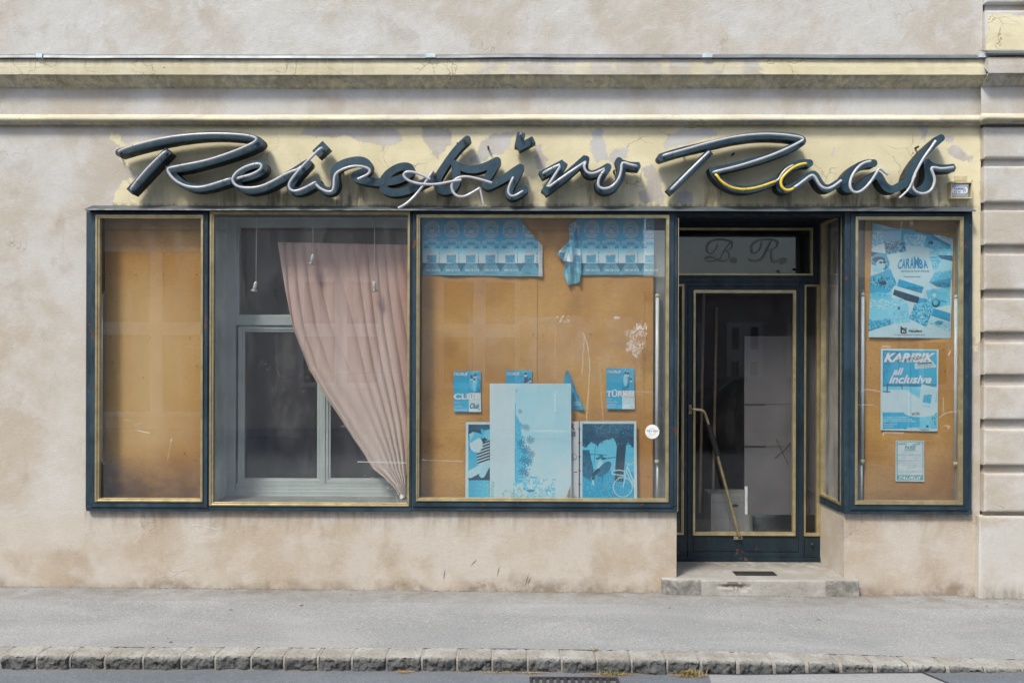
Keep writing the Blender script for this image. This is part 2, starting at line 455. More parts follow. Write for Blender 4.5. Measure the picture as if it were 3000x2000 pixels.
PEEL = []
def cp(ox, pts): PEEL.append([(ox+x/3.92, 350+y/3.92) for x, y in pts])
cp(300, [(-200,-100),(60,-60),(250,100),(700,95),(900,130),(940,160),(400,255),(160,340),(200,480),(330,560),(420,640),(330,680),(200,730),(180,800),(130,860),(120,1000),(-200,1000)])
cp(800, [(320,170),(360,110),(560,85),(880,110),(1000,95),(1400,110),(1470,170),(1495,250),(1400,290),(1300,300),(1255,390),(1240,290),(1080,260),(960,250),(880,180),(700,205),(560,195),(400,195)])
cp(800, [(1715,90),(1800,90),(2030,110),(2050,230),(2060,290),(1990,320),(1920,420),(1890,470),(1850,420),(1800,320),(1720,240)])
cp(1100, [(1080,470),(1130,425),(1160,400),(1190,300),(1260,220),(1340,180),(1480,150),(1600,150),(1560,230),(1530,330),(1460,400),(1320,410),(1300,460),(1210,500),(1100,510)])
cp(1100, [(1830,300),(1900,290),(1915,400),(1970,450),(1960,550),(1920,570),(1880,590),(1850,560),(1825,450),(1860,400),(1820,350)])
cp(1500, [(920,130),(1000,100),(1055,130),(1040,190),(1075,280),(1090,380),(1115,450),(970,495),(930,440),(890,290),(920,200)])
cp(1500, [(1130,380),(1200,340),(1290,310),(1360,370),(1310,430),(1220,470),(1160,520),(1125,480)])
cp(1900, [(165,270),(240,190),(400,105),(450,130),(700,85),(790,160),(770,190),(400,290),(200,340)])
cp(1500, [(1490,560),(1620,510),(1670,600),(1740,700),(1700,750),(1760,880),(1740,950),(1490,960),(1450,870),(1450,820),(1540,810),(1560,700),(1500,600)])
cp(1500, [(1900,850),(1980,800),(2060,850),(2080,960),(1890,960)])
cp(1900, [(2090,400),(2140,300),(2155,320),(2115,410)])
cp(2350, [(1320,75),(1450,75),(1440,150),(1410,235),(1365,230),(1370,130),(1330,110)])
cp(2350, [(1610,190),(1730,195),(1745,240),(1680,260),(1620,240)])
cp(2350, [(1660,340),(1720,295),(1810,320),(1850,380),(1960,430),(1960,480),(1830,470),(1750,440),(1700,400)])
RUN = [(640,700),(780,860),(950,1010),(1010,1080),(1275,1380),(1500,1550),(1715,1790),(2060,2120),(2270,2330),(2440,2530),(2560,2760)]

def wallpaint(x, z, Y):
    px, py = INV(x, z, Y)
    nx = (fbm(px/9, py/9, 4, 3)-.5)*12; ny = (fbm(px/9, py/9, 4, 9)-.5)*12
    inside = ((px+nx > 330) & (px < 2872+nx) & (py > 366) & (py < 606)).astype(float)
    below = ((px > 2846) & (px < 2874+nx*.6) & (py >= 600) & (py < 1000+nx*12)).astype(float)*.65
    pl = np.zeros(px.shape)
    for q in PEEL:
        xs = [a[0] for a in q]; ys = [a[1] for a in q]
        k = (px > min(xs)-14) & (px < max(xs)+14) & (py > min(ys)-14) & (py < max(ys)+14)
        if k.any(): pl[k] = np.maximum(pl[k], inpoly((px+nx)[k], (py+ny)[k], q))
    bits = inpoly(px+nx, py+ny, [(323,388),(352,393),(355,415),(378,425),(365,433),(345,425),(325,412)])
    yel = np.maximum(inside*(1-pl), below); yel = np.maximum(yel, bits*1.0)
    # rain-washed soot under the letters
    g = np.clip((py-500)/75, 0, 1)*(py < 612)
    run = np.zeros(px.shape)
    for a, b_ in RUN:
        run = np.maximum(run, np.clip((px+nx-a)/10, 0, 1)*np.clip((b_-px-nx)/10, 0, 1))
    dirt = g*(.25+.75*run)*.8*((px > 400) & (px < 2800))
    dirt = np.maximum(dirt, np.clip((py-592)/10, 0, 1)*(py < 612)*(px > 330)*(px < 2860)*.85)
    dirt = np.maximum(dirt, np.clip(1-abs(py-369)/5, 0, 1)*.35)
    # brown runs right under shop frame and damp foot of the wall
    warm = np.clip((py-560)/500, 0, 1)*.55+np.clip((py-1480)/60, 0, 1)*.40
    warm = np.where((px > 2880), warm*.6, warm)
    foot = np.clip((py-(1655+75*fbm(px/75, py/75, 4, 5)))/40, 0, 1)*.9
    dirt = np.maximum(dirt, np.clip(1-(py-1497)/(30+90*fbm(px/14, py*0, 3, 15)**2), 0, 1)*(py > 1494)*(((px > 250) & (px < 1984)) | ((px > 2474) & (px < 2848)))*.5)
    return yel, np.clip(dirt, 0, 1), warm, pl*inside, foot
def wallpart(name, x0, x1, z0, z1, yf, yb, res=.012, parent=B, relief=.0012):
    nx = max(2, int((x1-x0)/res)+1); nz = max(2, int((z1-z0)/res)+1)
    X, Z = np.meshgrid(np.linspace(x0, x1, nx), np.linspace(z0, z1, nz))
    yel, dirt, warm, pl, damp = wallpaint(X, Z, yf)
    Yv = yf+(fbm(X*9+31, Z*9+7, 3, 2)-.5)*relief*2+pl*.0025
    Yv[:, 0] = yf; Yv[:, -1] = yf
    m = gridmesh(np.stack([X, Yv, Z], -1)); n = len(m.v)
    m.box(x0, x1, yf+.006, yb, z0, z1)
    # closes the rim between the relief and the block behind
    a = {k: np.concatenate([v.ravel(), np.zeros(8)]) for k, v in dict(yel=yel, dirt=dirt, warm=warm, peel=pl, damp=damp).items()}
    # block behind takes the colour of the wall at its corners
    for k in range(8):
        q = m.v[n+k]; 
        w_ = wallpaint(np.array([q[0]]), np.array([q[2]]), yf); a['yel'][n+k] = w_[0][0]; a['warm'][n+k] = w_[2][0]
    return obj(name, m, M_pl, parent, smooth=False, attrs=a, fixn=False)

zc = lambda py: PZ(py, 0)            # height on the facade plane
XL, XR = -8.0, 9.0
xf0, xf1 = PX(252, 0), PX(1984, 0)   # shop frame, left unit
xd0, xd1 = PX(1983, 0), PX(2474, 0)
xf2 = PX(2847, 0)
z_hood = PZ(607, 0); z_mould = PZ(360, 0); z_sill = PZ(1497, 0); z_sill2 = PZ(1504, 0, 2660); z_soff = PZ(617, 0)
XP = PX(2872, 0)
wallpart('sign_wall', XL, XP, z_hood-.02, z_mould+.02, 0, .30, .0085)
wallpart('wall', XL, xf0, z_sill, z_hood-.02, 0, .30, .02)
wallpart('wall', xf2, XP, z_sill2, z_hood-.02, 0, .30, .01)
wallpart('plinth', XL, xd0, -.35, z_sill, -.006, .30, .014)
wallpart('plinth', xd1, XP, -.35, z_sill2, -.006, .52, .014)

# cornice, frieze and moulding: (y, z) profile swept along the wall
def sweep(name, prof, x0, x1, yel_fn, mat_=M_pl, off=0.0, wob=.004, res=.03, smooth=False, parent=B, warm=0.0):
    nx = int((x1-x0)/res)+2; xs = np.linspace(x0, x1, nx)
    pr = []
    for (a, b_), (c, d_) in zip(prof[:-1], prof[1:]):
        k = max(1, int(math.hypot(c-a, d_-b_)/.018))
        pr += [(a+(c-a)*t/k, b_+(d_-b_)*t/k) for t in range(k)]
    pr.append(prof[-1]); pr = np.array(pr)
    X = np.repeat(xs[None, :], len(pr), 0); Yv = np.repeat(pr[:, :1], nx, 1)+off; Z = np.repeat(pr[:, 1:], nx, 1)
    Wv = (fbm(X*1.1, X*0+Z*.5, 3, 11)-.5)*wob*2
    Z = Z+Wv; Yv = Yv+(fbm(X*7, Z*12, 3, 21)-.5)*.003
    m = gridmesh(np.stack([X, Yv, Z], -1))
    y, d = yel_fn(X, Z)
    # end caps
    for c in (0, nx-1):
        ids = [r*nx+c for r in range(len(pr))]; m.f.append(tuple(ids))
    return obj(name, m, mat_, parent, smooth=smooth, attrs=dict(yel=np.clip(y, 0, 1).ravel(), dirt=np.clip(d, 0, 1).ravel(), warm=np.full(X.size, warm), peel=np.zeros(X.size)), fixn=True)
def yfas(X, Z):
    px, py = INV(X, Z, -.12); n_ = (fbm(px/40, py/25, 4, 4)-.5)*120
    y = np.where(px+n_ < 1400, .80, np.where(px+n_ > 2205, .97, .12+.5*(fbm(px/50, py/50, 3, 8) > .55)))
    y = np.where(px > 2876, .05, y)
    d = np.clip(1-(py-174)/26, 0, 1)*.55*(fbm(px/120, py/400, 3, 1)+.1)+np.where(px < 1100, .28, .0)*np.clip(fbm(px/60, py/10, 4, 6)*1.4-.3, 0, 1)
    return y, d
def ycov(X, Z):
    px, py = INV(X, Z, -.08); 
    return np.where(px > 2876, .15, .50+.35*(fbm(px/70, py/9, 3, 3) > .45)), .30+.35*fbm(px/80, py/14, 3, 2)  # second value darkens the whole cove unevenly
def yfri(X, Z): return X*0, X*0+.06
def ymou(X, Z):
    px, py = INV(X, Z, -.05); return np.where(px < 1100, .35, .25)+.5*(fbm(px/90, py/6, 3, 3) > .55), .08+.5*np.clip((py-352)/14, 0, 1)
def cornice(x0, x1, off, dz, parent, tail=''):
    q = lambda py, Y: PZ(py+dz, Y+off, 1500)
    fas = [(-.01, q(171,-.13)),(-.135, q(173,-.135)),(-.138, q(196,-.138)),(-.135, q(219,-.135))]
    cov = [(-.135, q(219.2,-.135)),(-.115, q(222,-.115)),(-.110, q(228,-.110)),(-.085, q(238,-.085)),(-.06, q(248,-.06)),(-.045, q(255,-.045)),(-.032, q(257,-.032)),(-.030, q(261,-.030))]
    fri = [(-.0305, q(261.2,-.0305)),(-.03, q(300,-.03)),(-.032, q(336,-.032))]
    mou = [(-.032, q(336.2,-.032)),(-.055, q(341,-.055)),(-.068, q(346,-.068)),(-.07, q(351,-.07)),(-.06, q(356,-.06)),(-.045, q(358,-.045)),(-.043, q(363,-.043)),(-.02, q(366,-.02)),(.01, q(367,-.0))]
    sweep('fascia', fas, x0, x1, yfas, off=off, parent=parent); sweep('cove', cov, x0, x1, ycov, off=off, smooth=True, parent=parent)
    sweep('frieze', fri, x0, x1, yfri, off=off, parent=parent); sweep('moulding', mou, x0, x1, ymou, off=off, smooth=True, parent=parent)
    return q
co = empty('cornice', (0,0,PZ(367,0)), B)
cornice(XL, XP+.012, 0, 0, co)
zf = PZ(171, -.13)
# solid masonry behind the cornice
m = MB().box(XL, XP, -.005, .30, z_mould-.01, zf+.03); obj('wall_core', m, M_pl, B)
# upper storey wall
def ypl(X, Z): return X*0, X*0
wallpart('upper_wall', XL, XP, zf+.006, 6.5, -.02, .30, .035, relief=.003)
# zinc flashing along the top of the cornice, slightly wavy, with patched joints
fl = [(-.021, PZ(160,-.02)),(-.10, PZ(161.5,-.10)),(-.152, PZ(163,-.152)),(-.156, PZ(170,-.156)),(-.150, PZ(171.5,-.15)),(-.14, PZ(170,-.14))]
fo = sweep('flashing', fl, XL, XP+.05, lambda X, Z: (X*0, X*0), M_zinc, wob=.007, parent=co)
for px in (117, 1262, 2072, 2880):
    x = PX(px, -.15, 166); wd = .022 if px < 1000 else .036
    obj('flashing_joint', MB().box(x-wd, x+wd, -.162, -.10, PZ(169.5,-.16)+.002, PZ(161.8,-.16)+.012), plain('bright_zinc_%d' % px, (.58,.66,.70), .4, .3), co)

# ---------------- rusticated pilaster at the right
PO = -.06
pil = empty('pilaster', (PX(2940,PO),0,0), B)
def block(name, l, t, b_, yel=0, r=None, dep=PO, inset=5):
    x0, _, z0, z1 = RC(l, 3000, t, b_, dep); x1 = 4.35; c = .018
    nx, nz = 46, 20
    u = np.linspace(x0, x1, nx); v = np.linspace(z0, z1, nz)
    X, Z = np.meshgrid(u, v)
    e = np.minimum(np.minimum(X-x0, x1-X), np.minimum(Z-z0, z1-Z)); e = np.clip(e/c, 0, 1)
    # first and last columns/rows carry the rounded arris
    u2 = np.concatenate([[x0, x0+.004, x0+.012], np.linspace(x0+.02, x1-.02, 60), [x1-.012, x1-.004, x1]])
    v2 = np.concatenate([[z0, z0+.003, z0+.009], np.linspace(z0+.018, z1-.018, 18), [z1-.009, z1-.003, z1]])
    X, Z = np.meshgrid(u2, v2); e = np.minimum(np.minimum(X-x0, x1-X), np.minimum(Z-z0, z1-Z)); e = np.clip(e/.02, 0, 1)
    Yv = dep+(1-np.sqrt(1-(1-e)**2))*.010+(fbm(X*14, Z*14+l, 3, int(t))-.5)*.004
    m = gridmesh(np.stack([X, Yv, Z], -1)); n = len(m.v)
    m.box(x0, x1, dep+.0105, .1, z0, z1)
    px, py = INV(X, Z, dep)
    yv = np.zeros(X.size); 
    if yel: yv = ((px+(fbm(px/12, py/12, 3, 1)-.5)*14 > 2893) & (py+(fbm(px/15, py/9, 3, 6)-.5)*10 > 44) & (py < 152)).astype(float).ravel()*yel
    wm = np.clip((py-560)/500, 0, 1).ravel()*.32
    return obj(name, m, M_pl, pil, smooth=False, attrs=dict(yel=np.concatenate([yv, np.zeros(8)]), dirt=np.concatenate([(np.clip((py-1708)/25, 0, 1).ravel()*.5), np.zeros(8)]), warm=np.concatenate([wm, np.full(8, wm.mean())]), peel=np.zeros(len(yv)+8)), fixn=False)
obj('pilaster_core', MB().box(PX(2880,0), 4.33, -.014, .3, -.35, 6.5), M_pl, pil)
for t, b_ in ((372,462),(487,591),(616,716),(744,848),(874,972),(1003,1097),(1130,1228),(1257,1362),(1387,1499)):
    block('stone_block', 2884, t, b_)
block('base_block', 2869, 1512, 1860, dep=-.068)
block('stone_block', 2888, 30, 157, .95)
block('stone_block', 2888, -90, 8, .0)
pc = empty('pilaster_cornice', (PX(2940,PO),0,PZ(367,0)), B)
cornice(PX(2893,-.19), 4.36, PO, -5, pc)
m = MB().box(PX(2890,-.1), 4.34, PO-.03, .1, PZ(366,-.1), PZ(165,-.1)); 
obj('wall_core', MB().box(PX(2893,-.09), 4.34, PO-.025, .1, PZ(355,-.06), PZ(166,-.06)), M_pl, pc)
fl2 = [(a+PO, b_+.012) for a, b_ in fl]
sweep('flashing', fl2, PX(2890,-.2), 4.4, lambda X, Z: (X*0, X*0), M_zinc, wob=.003, parent=pc)
wallpart('wall', 4.30, XR, -.35, 6.5, 0, .3, .05)

# ---------------- recess shell, room, step
z_fl = PZ(1645.5, .54, 2150)
rs = empty('doorway_recess', ((xd0+xd1)/2, .27, z_fl), B)
obj('soffit', MB().box(xf0, xf2, .004, .60, z_soff+.002, z_soff+.06), M_dark, rs)  # deep shade of the recess ceiling put into its black colour
m = MB().box(xd0-.05, xd0, .305, .54, z_sill+.0, z_soff); m.box(xd0-.05, xd0, .305, .54, -.2, z_sill-.003); obj('left_reveal', m, M_pl, rs, attrs=dict(yel=[0]*16, dirt=[0]*16, warm=[.8]*16, peel=[0]*16))
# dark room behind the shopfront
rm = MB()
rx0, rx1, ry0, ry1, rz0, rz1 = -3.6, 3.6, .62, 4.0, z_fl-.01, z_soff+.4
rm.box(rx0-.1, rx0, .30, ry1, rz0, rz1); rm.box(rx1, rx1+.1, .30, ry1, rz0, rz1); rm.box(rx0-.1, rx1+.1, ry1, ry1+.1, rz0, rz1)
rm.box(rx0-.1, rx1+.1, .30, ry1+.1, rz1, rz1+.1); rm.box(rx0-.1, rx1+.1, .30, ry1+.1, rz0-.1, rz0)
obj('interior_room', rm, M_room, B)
sx0, sx1 = PX(1941,-.065,1700), PX(2517,-.065,1700)
zs = (P(2230, 1698, -.065)[2])
n_ = 90
def stepmesh():
    xs = np.linspace(sx0, sx1, 150); prof = [(.6,0),(.4,0),(.2,0),(.1,0),(.0,0),(-.03,0),(-.052,-.001),(-.061,-.005),(-.065,-.013),(-.066,-.03),(-.066,-.05),(-.066,-.07),(-.066,-.09),(-.066,-.11),(-.066,-.20)]
    pr = np.array(prof); X = np.repeat(xs[None], len(pr), 0); Yv = np.repeat(pr[:, :1], len(xs), 1); Z = np.repeat(pr[:, 1:], len(xs), 1)+zs
    nn = (fbm(X*14, Z*30, 4, 5)-.5)*.006; Yv = Yv+nn*(Yv < -.03); Z = Z+(fbm(X*5, Yv*5, 2, 8)-.5)*.003
    # chipped spot on the nosing front
    cx = PX(2150,-.066,1720); hole = np.exp(-((X-cx)/.09)**2)*np.exp(-((Z-(zs-.055))/.022)**2)*(Yv < -.04)*(fbm(X*30, Z*50, 3, 2) > .42)
    Yv = Yv+hole*.035
    m = gridmesh(np.stack([X, Yv, Z], -1)); nx = len(xs)
    for c in (0, nx-1): m.f.append(tuple(r*nx+c for r in range(len(pr))))
    px, py = INV(X, Z, -.066)
    d = np.where((px < 2055) & (Yv < -.06), .75, 0.05)+np.where((px > 2420) & (Yv < -.06), .6, 0)+hole*.4
    d = np.where(Yv > -.03, np.clip((Yv-.15)*1.6, 0, .6)+.12, d)
    return m, d.ravel()
def concmat():
    m, n, l, b = mat('step_concrete'); p = pos(n)
    c = mix(n, l, ramp(n, l, noise(n, l, p, 3.2, 5, .6, .5), .35, .66), (.32,.30,.265), (.44,.425,.39))
    c = mix(n, l, ramp(n, l, noise(n, l, p, 50, 4, .7), .5, .75, 0, .5), c, (.20,.19,.17))
    d = attr(n, 'dirt').outputs['Fac']
    c = mix(n, l, math_(n, l, 'MULTIPLY', d, ramp(n, l, noise(n, l, p, 11, 5, .7, .5), .28, .62)), c, (.075,.072,.066))
    l.new(c, b.inputs['Base Color']); b.inputs['Roughness'].default_value = .9
    bump(n, l, b, noise(n, l, p, 40, 5, .7), .6, .005); return m
M_step = concmat()
sm_, sdirt = stepmesh()
ds = empty('doorstep', ((sx0+sx1)/2, 0, zs-.1), B)
obj('slab', sm_, M_step, ds, attrs=dict(dirt=sdirt))
gz = zs+.004
g0 = P(2152,1677,0); ga, gb = PX(2158,.07,1687), PX(2274,.07,1687)
g = MB().box(ga-.006, gb+.006, .062, .068, zs-.01, gz+.002); g.box(ga-.006, gb+.006, .172, .178, zs-.01, gz+.002); g.box(ga-.006, ga, .068, .172, zs-.01, gz+.002); g.box(gb, gb+.006, .068, .172, zs-.01, gz+.002)
for k in range(12):
    y = .074+k*.0083; g.box(ga, gb, y, y+.003, zs-.01, gz+.0005)
gr = obj('boot_scraper_grate', g, M_iron, ds); obj('pit', MB().box(ga, gb, .0685, .1715, zs+.0008, zs+.0028), M_dark, gr)

# ---------------- hood over the shopfront
hx0, hx1 = PX(250,-.09,612), PX(2857,-.09,615)
hood = [(.004, PZ(603.5,0)),(-.03, PZ(604.5,-.03)),(-.10, PZ(614,-.10)),(-.104, PZ(617,-.104)),(-.096, PZ(618,-.096)),(-.085, PZ(615,-.085)),(.004, PZ(611,.0))]
m = MB(); nx = 140; xs = np.linspace(hx0, hx1, nx); pr = np.array(hood)
X = np.repeat(xs[None], len(pr), 0); Yv = np.repeat(pr[:, :1], nx, 1); Z = np.repeat(pr[:, 1:], nx, 1)+(fbm(X*2.0, X*0, 3, 3)-.5)*.004
X[:, 0] += np.array([.03,.02,0,0,0,0,0]); X[:, -1] -= np.array([.03,.02,0,0,0,0,0])
m = gridmesh(np.stack([X, Yv, Z], -1))
for c in (0, nx-1): m.f.append(tuple(r*nx+c for r in range(len(pr))))
obj('hood', m, M_hood, B)

# ---------------- window units
FY = -.045     # frame front
def unit(parent, bars, y0=FY, y1=.09, mat_=M_blue, name='frame', bevel=.003):
    m = MB()
    for l, r, t, b_ in bars:
        x0, x1, z0, z1 = RC(l, r, t, b_, y0); m.box(x0, x1, y0, y1, z0, z1)
    return obj(name, m, mat_, parent, bevel=bevel)
def rect_at(l, r, t, b_, Y): return RC(l, r, t, b_, Y)
def brass(parent, o, i, y0, name='trim', yb=None):
    """two-step gold bead"""
    O = RC(*o, y0); I = RC(*i, y0); yb = y0+.04 if yb is None else yb
    md = tuple(.5*a+.5*b_ for a, b_ in zip(O, I)); md2 = tuple(.45*a+.55*b_ for a, b_ in zip(O, I))
    m = MB(); m.ring(O, md, y0, yb); m.ring(md, I, y0+.006, yb)
    return obj(name, m, M_brass, parent, bevel=.0015)
def pane(parent, r, y, mat_=M_glass, smear_reflection=None, res=None, name='glass_pane'):
    x0, x1, z0, z1 = RC(*r, y)
    if smear_reflection is None:
        return obj(name, MB().box(x0-.006, x1+.006, y, y+.005, z0-.006, z1+.006), mat_, parent)
    nx = int((x1-x0)/res); nz = int((z1-z0)/res)
    X, Z = np.meshgrid(np.linspace(x0-.006, x1+.006, nx), np.linspace(z0-.006, z1+.006, nz))
    px, py = INV(X, Z, y)
    m = gridmesh(np.stack([X, np.full_like(X, y), Z], -1)); s_ = smear_reflection(px, py).ravel()
    # back face and rim
    k = len(m.v); m.box(x0-.006, x1+.006, y+.0003, y+.005, z0-.006, z1+.006)
    return obj(name, m, mat_, parent, attrs=dict(smear_reflection=np.concatenate([s_, np.zeros(8)])), fixn=False)
zt = PZ(618, FY)

def scratch_reflection(px, py, strokes, w=.8):
    s = np.zeros(px.shape)
    for st, a in strokes: s = np.maximum(s, a*np.clip(1.6-polyd(px, py, st)/w, 0, 1))
    return np.clip(s, 0, 1)

def swin(name_loc, label):
    e = empty('shop_window', name_loc, B); e['label'] = label; return e
w1 = swin((PX(435,0),0,z_sill), 'narrow left window with bare tan board')
w2 = swin((PX(905,0),0,z_sill), 'wide window with pink curtain behind')
w3 = swin((PX(1590,0),0,z_sill), 'wide window with blue travel posters')
w4 = swin((PX(2660,0),0,z_sill2), 'right window with three blue posters')
w5 = swin((xd1,.27,z_sill), 'narrow dirty side window facing the doorway')
unit(w1, [(252,268,618,1482),(252,612,1482,1497),(596,606,618,1482)])
unit(w2, [(606.5,614,618,1482),(612.3,1206,1482.2,1497),(1200,1206,618,1482)])
unit(w3, [(1206.5,1220,618,1482),(1206.4,1984,1482.3,1497),(1960,1984,618,1482)])
# raised sashes of the first and third window
def sash(par, o, i, mat_=M_blue, y=FY-.012):
    obj('sash', MB().ring(RC(*o, y), RC(*i, y), y, FY+.02), mat_, par, bevel=.003)
sash(w1, (266,608,622,1485), (278,594,631,1469.5)); sash(w3, (1209,1974,620,1484.5), (1219.5,1960,629.5,1469))
brass(w1, (278,594,629.5,1469.5), (290,586.5,639,1460), -.066)
brass(w2, (613.5,1200,619,1482), (624.5,1193,628,1472), -.054)
brass(w3, (1219.5,1960,629,1469), (1228.5,1951.5,637.5,1459.5), -.066)
# right unit
zt4 = zt
m = MB()
def b4(l, r, t, b_, y0, y1):
    x0, x1, z0, z1 = RC(l, r, t, b_, y0); return (x0, x1, y0, y1, z0, z1)
unit(w4, [(2474,2506,619,1490),(2825,2848,619,1490),(2474,2848,1490.2,1506)])
sash(w4, (2492,2838,624,1493), (2507,2823,634.5,1479))
brass(w4, (2506.5,2822.5,634.5,1478), (2514.5,2813.5,643.5,1467.5), -.066)
# head rail between hood and trims, hood shade put into its darker blue
obj('head_rail', MB().box(PX(252,-.03), PX(2847,-.03), -.030, .09, PZ(631,-.03), z_soff+.001), M_dblue, B)

def sm1(px, py): return scratch_reflection(px, py, [([(401,1260),(437,1268)], .5), ([(503,1285),(500,1292)], .6), ([(500,1292),(491,1348)], .12), ([(343,1215),(352,1208),(370,1212)], .12), ([(362,1228),(380,1232)], .2), ([(395,1243),(420,1238)], .15)], 1.6)  # the curved arc is a mirrored car edge painted on the pane
def sm2(px, py):
    s = scratch_reflection(px, py, [([(1048,1352),(1190,1355)], .75), ([(1000,1248),(1010,1248)], .3), ([(985,1097),(1110,1090),(1190,1091)], .10)], 1.1)
    rs_ = np.random.default_rng(5)
    for _ in range(60):
        cx, cy = rs_.uniform(1020,1190), 1472-abs(rs_.normal(0,70)); s = np.maximum(s, .9*(np.hypot(px-cx, (py-cy)*.6) < rs_.uniform(.5,1.4)))
    for _ in range(18):
        cx, cy = rs_.uniform(780,960), rs_.uniform(1060,1150); s = np.maximum(s, .8*(np.hypot(px-cx, py-cy) < .9))
    s = np.maximum(s, .95*(np.hypot(px-1176, (py-1454)*.8) < 5.5))
    return s
def sm3(px, py):
    # flaking residue of old tape and paste, and mirrored car lines painted white
    nn = fbm(px/7, py/7, 4, 31); n2 = fbm(px/2.2, py/2.2, 3, 77)
    blob = np.exp(-(((px-1865)/42)**2+((py-1000)/52)**2)**1.3)
    s = np.clip((blob*.62+fbm(px/9+3, py/16, 4, 55)*1.15-.98)*5, 0, 1)*np.clip((n2-.42)*9, 0, 1)*.6
    s = np.maximum(s, .9*((abs(px-1880) < 16) & (abs(py-956) < 9) & (nn > .42) & (n2 > .42)))
    s = np.maximum(s, .65*((abs(px-1650) < 20) & (abs(py-934) < 9) & (nn > .5) & (n2 > .42)))
    s = np.maximum(s, .55*((abs(px-1808) < 9) & (abs(py-930) < 4) & (nn > .4)))
    dr = lambda pts, a, w_: a*np.clip(1.5-polyd(px+(nn-.5)*3, py, pts)/w_, 0, 1)*(n2 > .36)
    s = np.maximum(s, dr([(1708,975),(1722,1010),(1728,1080),(1722,1170),(1718,1232)], .55, 1.2))
    s = np.maximum(s, dr([(1712,980),(1708,1040),(1705,1095)], .5, 1.3))
    s = np.maximum(s, dr([(1757,1060),(1760,1150),(1768,1230)], .22, 1.3))
    s = np.maximum(s, dr([(1627,930),(1627,1110)], .22, .9)); s = np.maximum(s, dr([(1626,1150),(1626,1210)], .6, 1))
    s = np.maximum(s, dr([(1229,1346),(1354,1351)], .45, 1)); s = np.maximum(s, dr([(1830,1146),(1905,1148)], .25, 1.5)); s = np.maximum(s, dr([(1840,1156),(1900,1156)], .2, 1.2))
    s = np.maximum(s, dr([(1374,1075),(1374,890)], .1, 2))
    film = ((px > 1375) & (px < 1880) & (py > 927) & (py < 1120)).astype(float)*.085*np.clip(fbm(px/30, py/55, 4, 12)*1.7-.3, 0, 1)
    s = np.maximum(s, film)
    s = np.maximum(s, .11*np.exp(-((px-1445)/60)**2-((py-985)/55)**2)*(.5+nn))
    s = np.maximum(s, .22*np.exp(-((py-1262-(px-1600)*.02)/3.5)**2)*((px > 1530) & (px < 1660)))
    return s
def sm4(px, py):
    s = scratch_reflection(px, py, [([(2522,1147),(2538,1140),(2565,1143),(2580,1148)], .28), ([(2512,1185),(2560,1186)], .22), ([(2764,1165),(2764,1210)], .25), ([(2752,1221),(2775,1208),(2808,1203)], .3), ([(2590,1266),(2646,1268)], .4), ([(2587,1268),(2588,1275)], .5), ([(2776,1256),(2782,1248),(2770,1246)], .4)], 1.6)
    s = np.maximum(s, .55*inpoly(px, py, [(2776,1040),(2786,1023),(2784,1035),(2778,1044)])); s = np.maximum(s, .4*inpoly(px, py, [(2581,1013),(2612,1012),(2606,1018),(2583,1017)])); s = np.maximum(s, .35*inpoly(px, py, [(2667,646),(2676,646),(2674,661),(2666,658)]))
    return s
pane(w1, (290,586.5,639,1460), -.030, M_glass, sm1, .0035)
pane(w2, (624.5,1193,628,1472), -.030, M_glass, sm2, .0025)
pane(w3, (1228.5,1951.5,637.5,1459.5), -.030, M_glass, sm3, .0028)
pane(w4, (2514.5,2813.5,643.5,1467.5), -.030, M_glass, sm4, .003)

# backing boards with their boxes
def board(par, l, r, t, b_, y, seams=(), fade=None, darkf=None, name='backing_board'):
    x0, x1, z0, z1 = RC(l, r, t, b_, y)
    segs = [l]+list(seams)+[r]; nm = MB(); dd = []; ff = []
    for a, c in zip(segs[:-1], segs[1:]):
        xa, xb = P(a+.5, 1040, y)[0], P(c-.5, 1040, y)[0]
        X, Z = np.meshgrid(np.linspace(xa, xb, int((xb-xa)/.01)+2), np.linspace(z0, z1, int((z1-z0)/.01)))
        Yv = y+(fbm(X*2.2, Z*1.5, 3, int(a))-.5)*.008
        g_ = gridmesh(np.stack([X, Yv, Z], -1)); nm.add(g_.v, g_.f)
        nm.box(xa, xb, y+.006, y+.012, z0, z1)
        px, py = INV(X, Z, y)
        dd += list((darkf(px, py) if darkf else px*0).ravel())+[0]*8; ff += list((fade(px, py) if fade else px*0).ravel())+[0]*8
    return obj(name, nm, M_board, par, attrs=dict(dirt=dd, fade=ff), fixn=False)  # first attribute darkens the boards, mainly towards bottom and edges
def pins(par, pts, y):
    for px, py in pts:
        p = P(px, py, y-.006); obj('nail', MB().lathe([(.0045,0),(.0042,.002),(.0015,.004)], p, 8, M=Matrix.Rotation(math.pi/2, 3, 'X')), M_iron, par)
def dcorner(l, r, b_):
    return lambda px, py: np.clip(1-np.hypot((px-l)/130, (py-b_)/110), 0, 1)*.8+np.clip((py-(b_-70))/80, 0, 1)*.35
bd1 = board(w1, 306, 588, 625, 1462, .085, fade=lambda px, py: np.clip(1-abs(px-440)/190, 0, 1)*np.clip((py-760)/160, 0, 1)*np.clip((1350-py)/60, 0, 1)*.75, darkf=lambda px, py: np.clip(np.clip(1-np.hypot((px-300)/150, (py-1465)/150), 0, 1)*1.0+np.clip((py-1320)/110, 0, 1)*.95+np.clip((700-py)/90, 0, 1)*.18, 0, 1))
pins(w1, [(324,802),(398,805),(479,806),(576,805),(330,1060),(324,988),(440,989),(556,989),(576,1071),(420,1105),(337,1220),(571,1347),(326,1352),(540,1328)], .085)
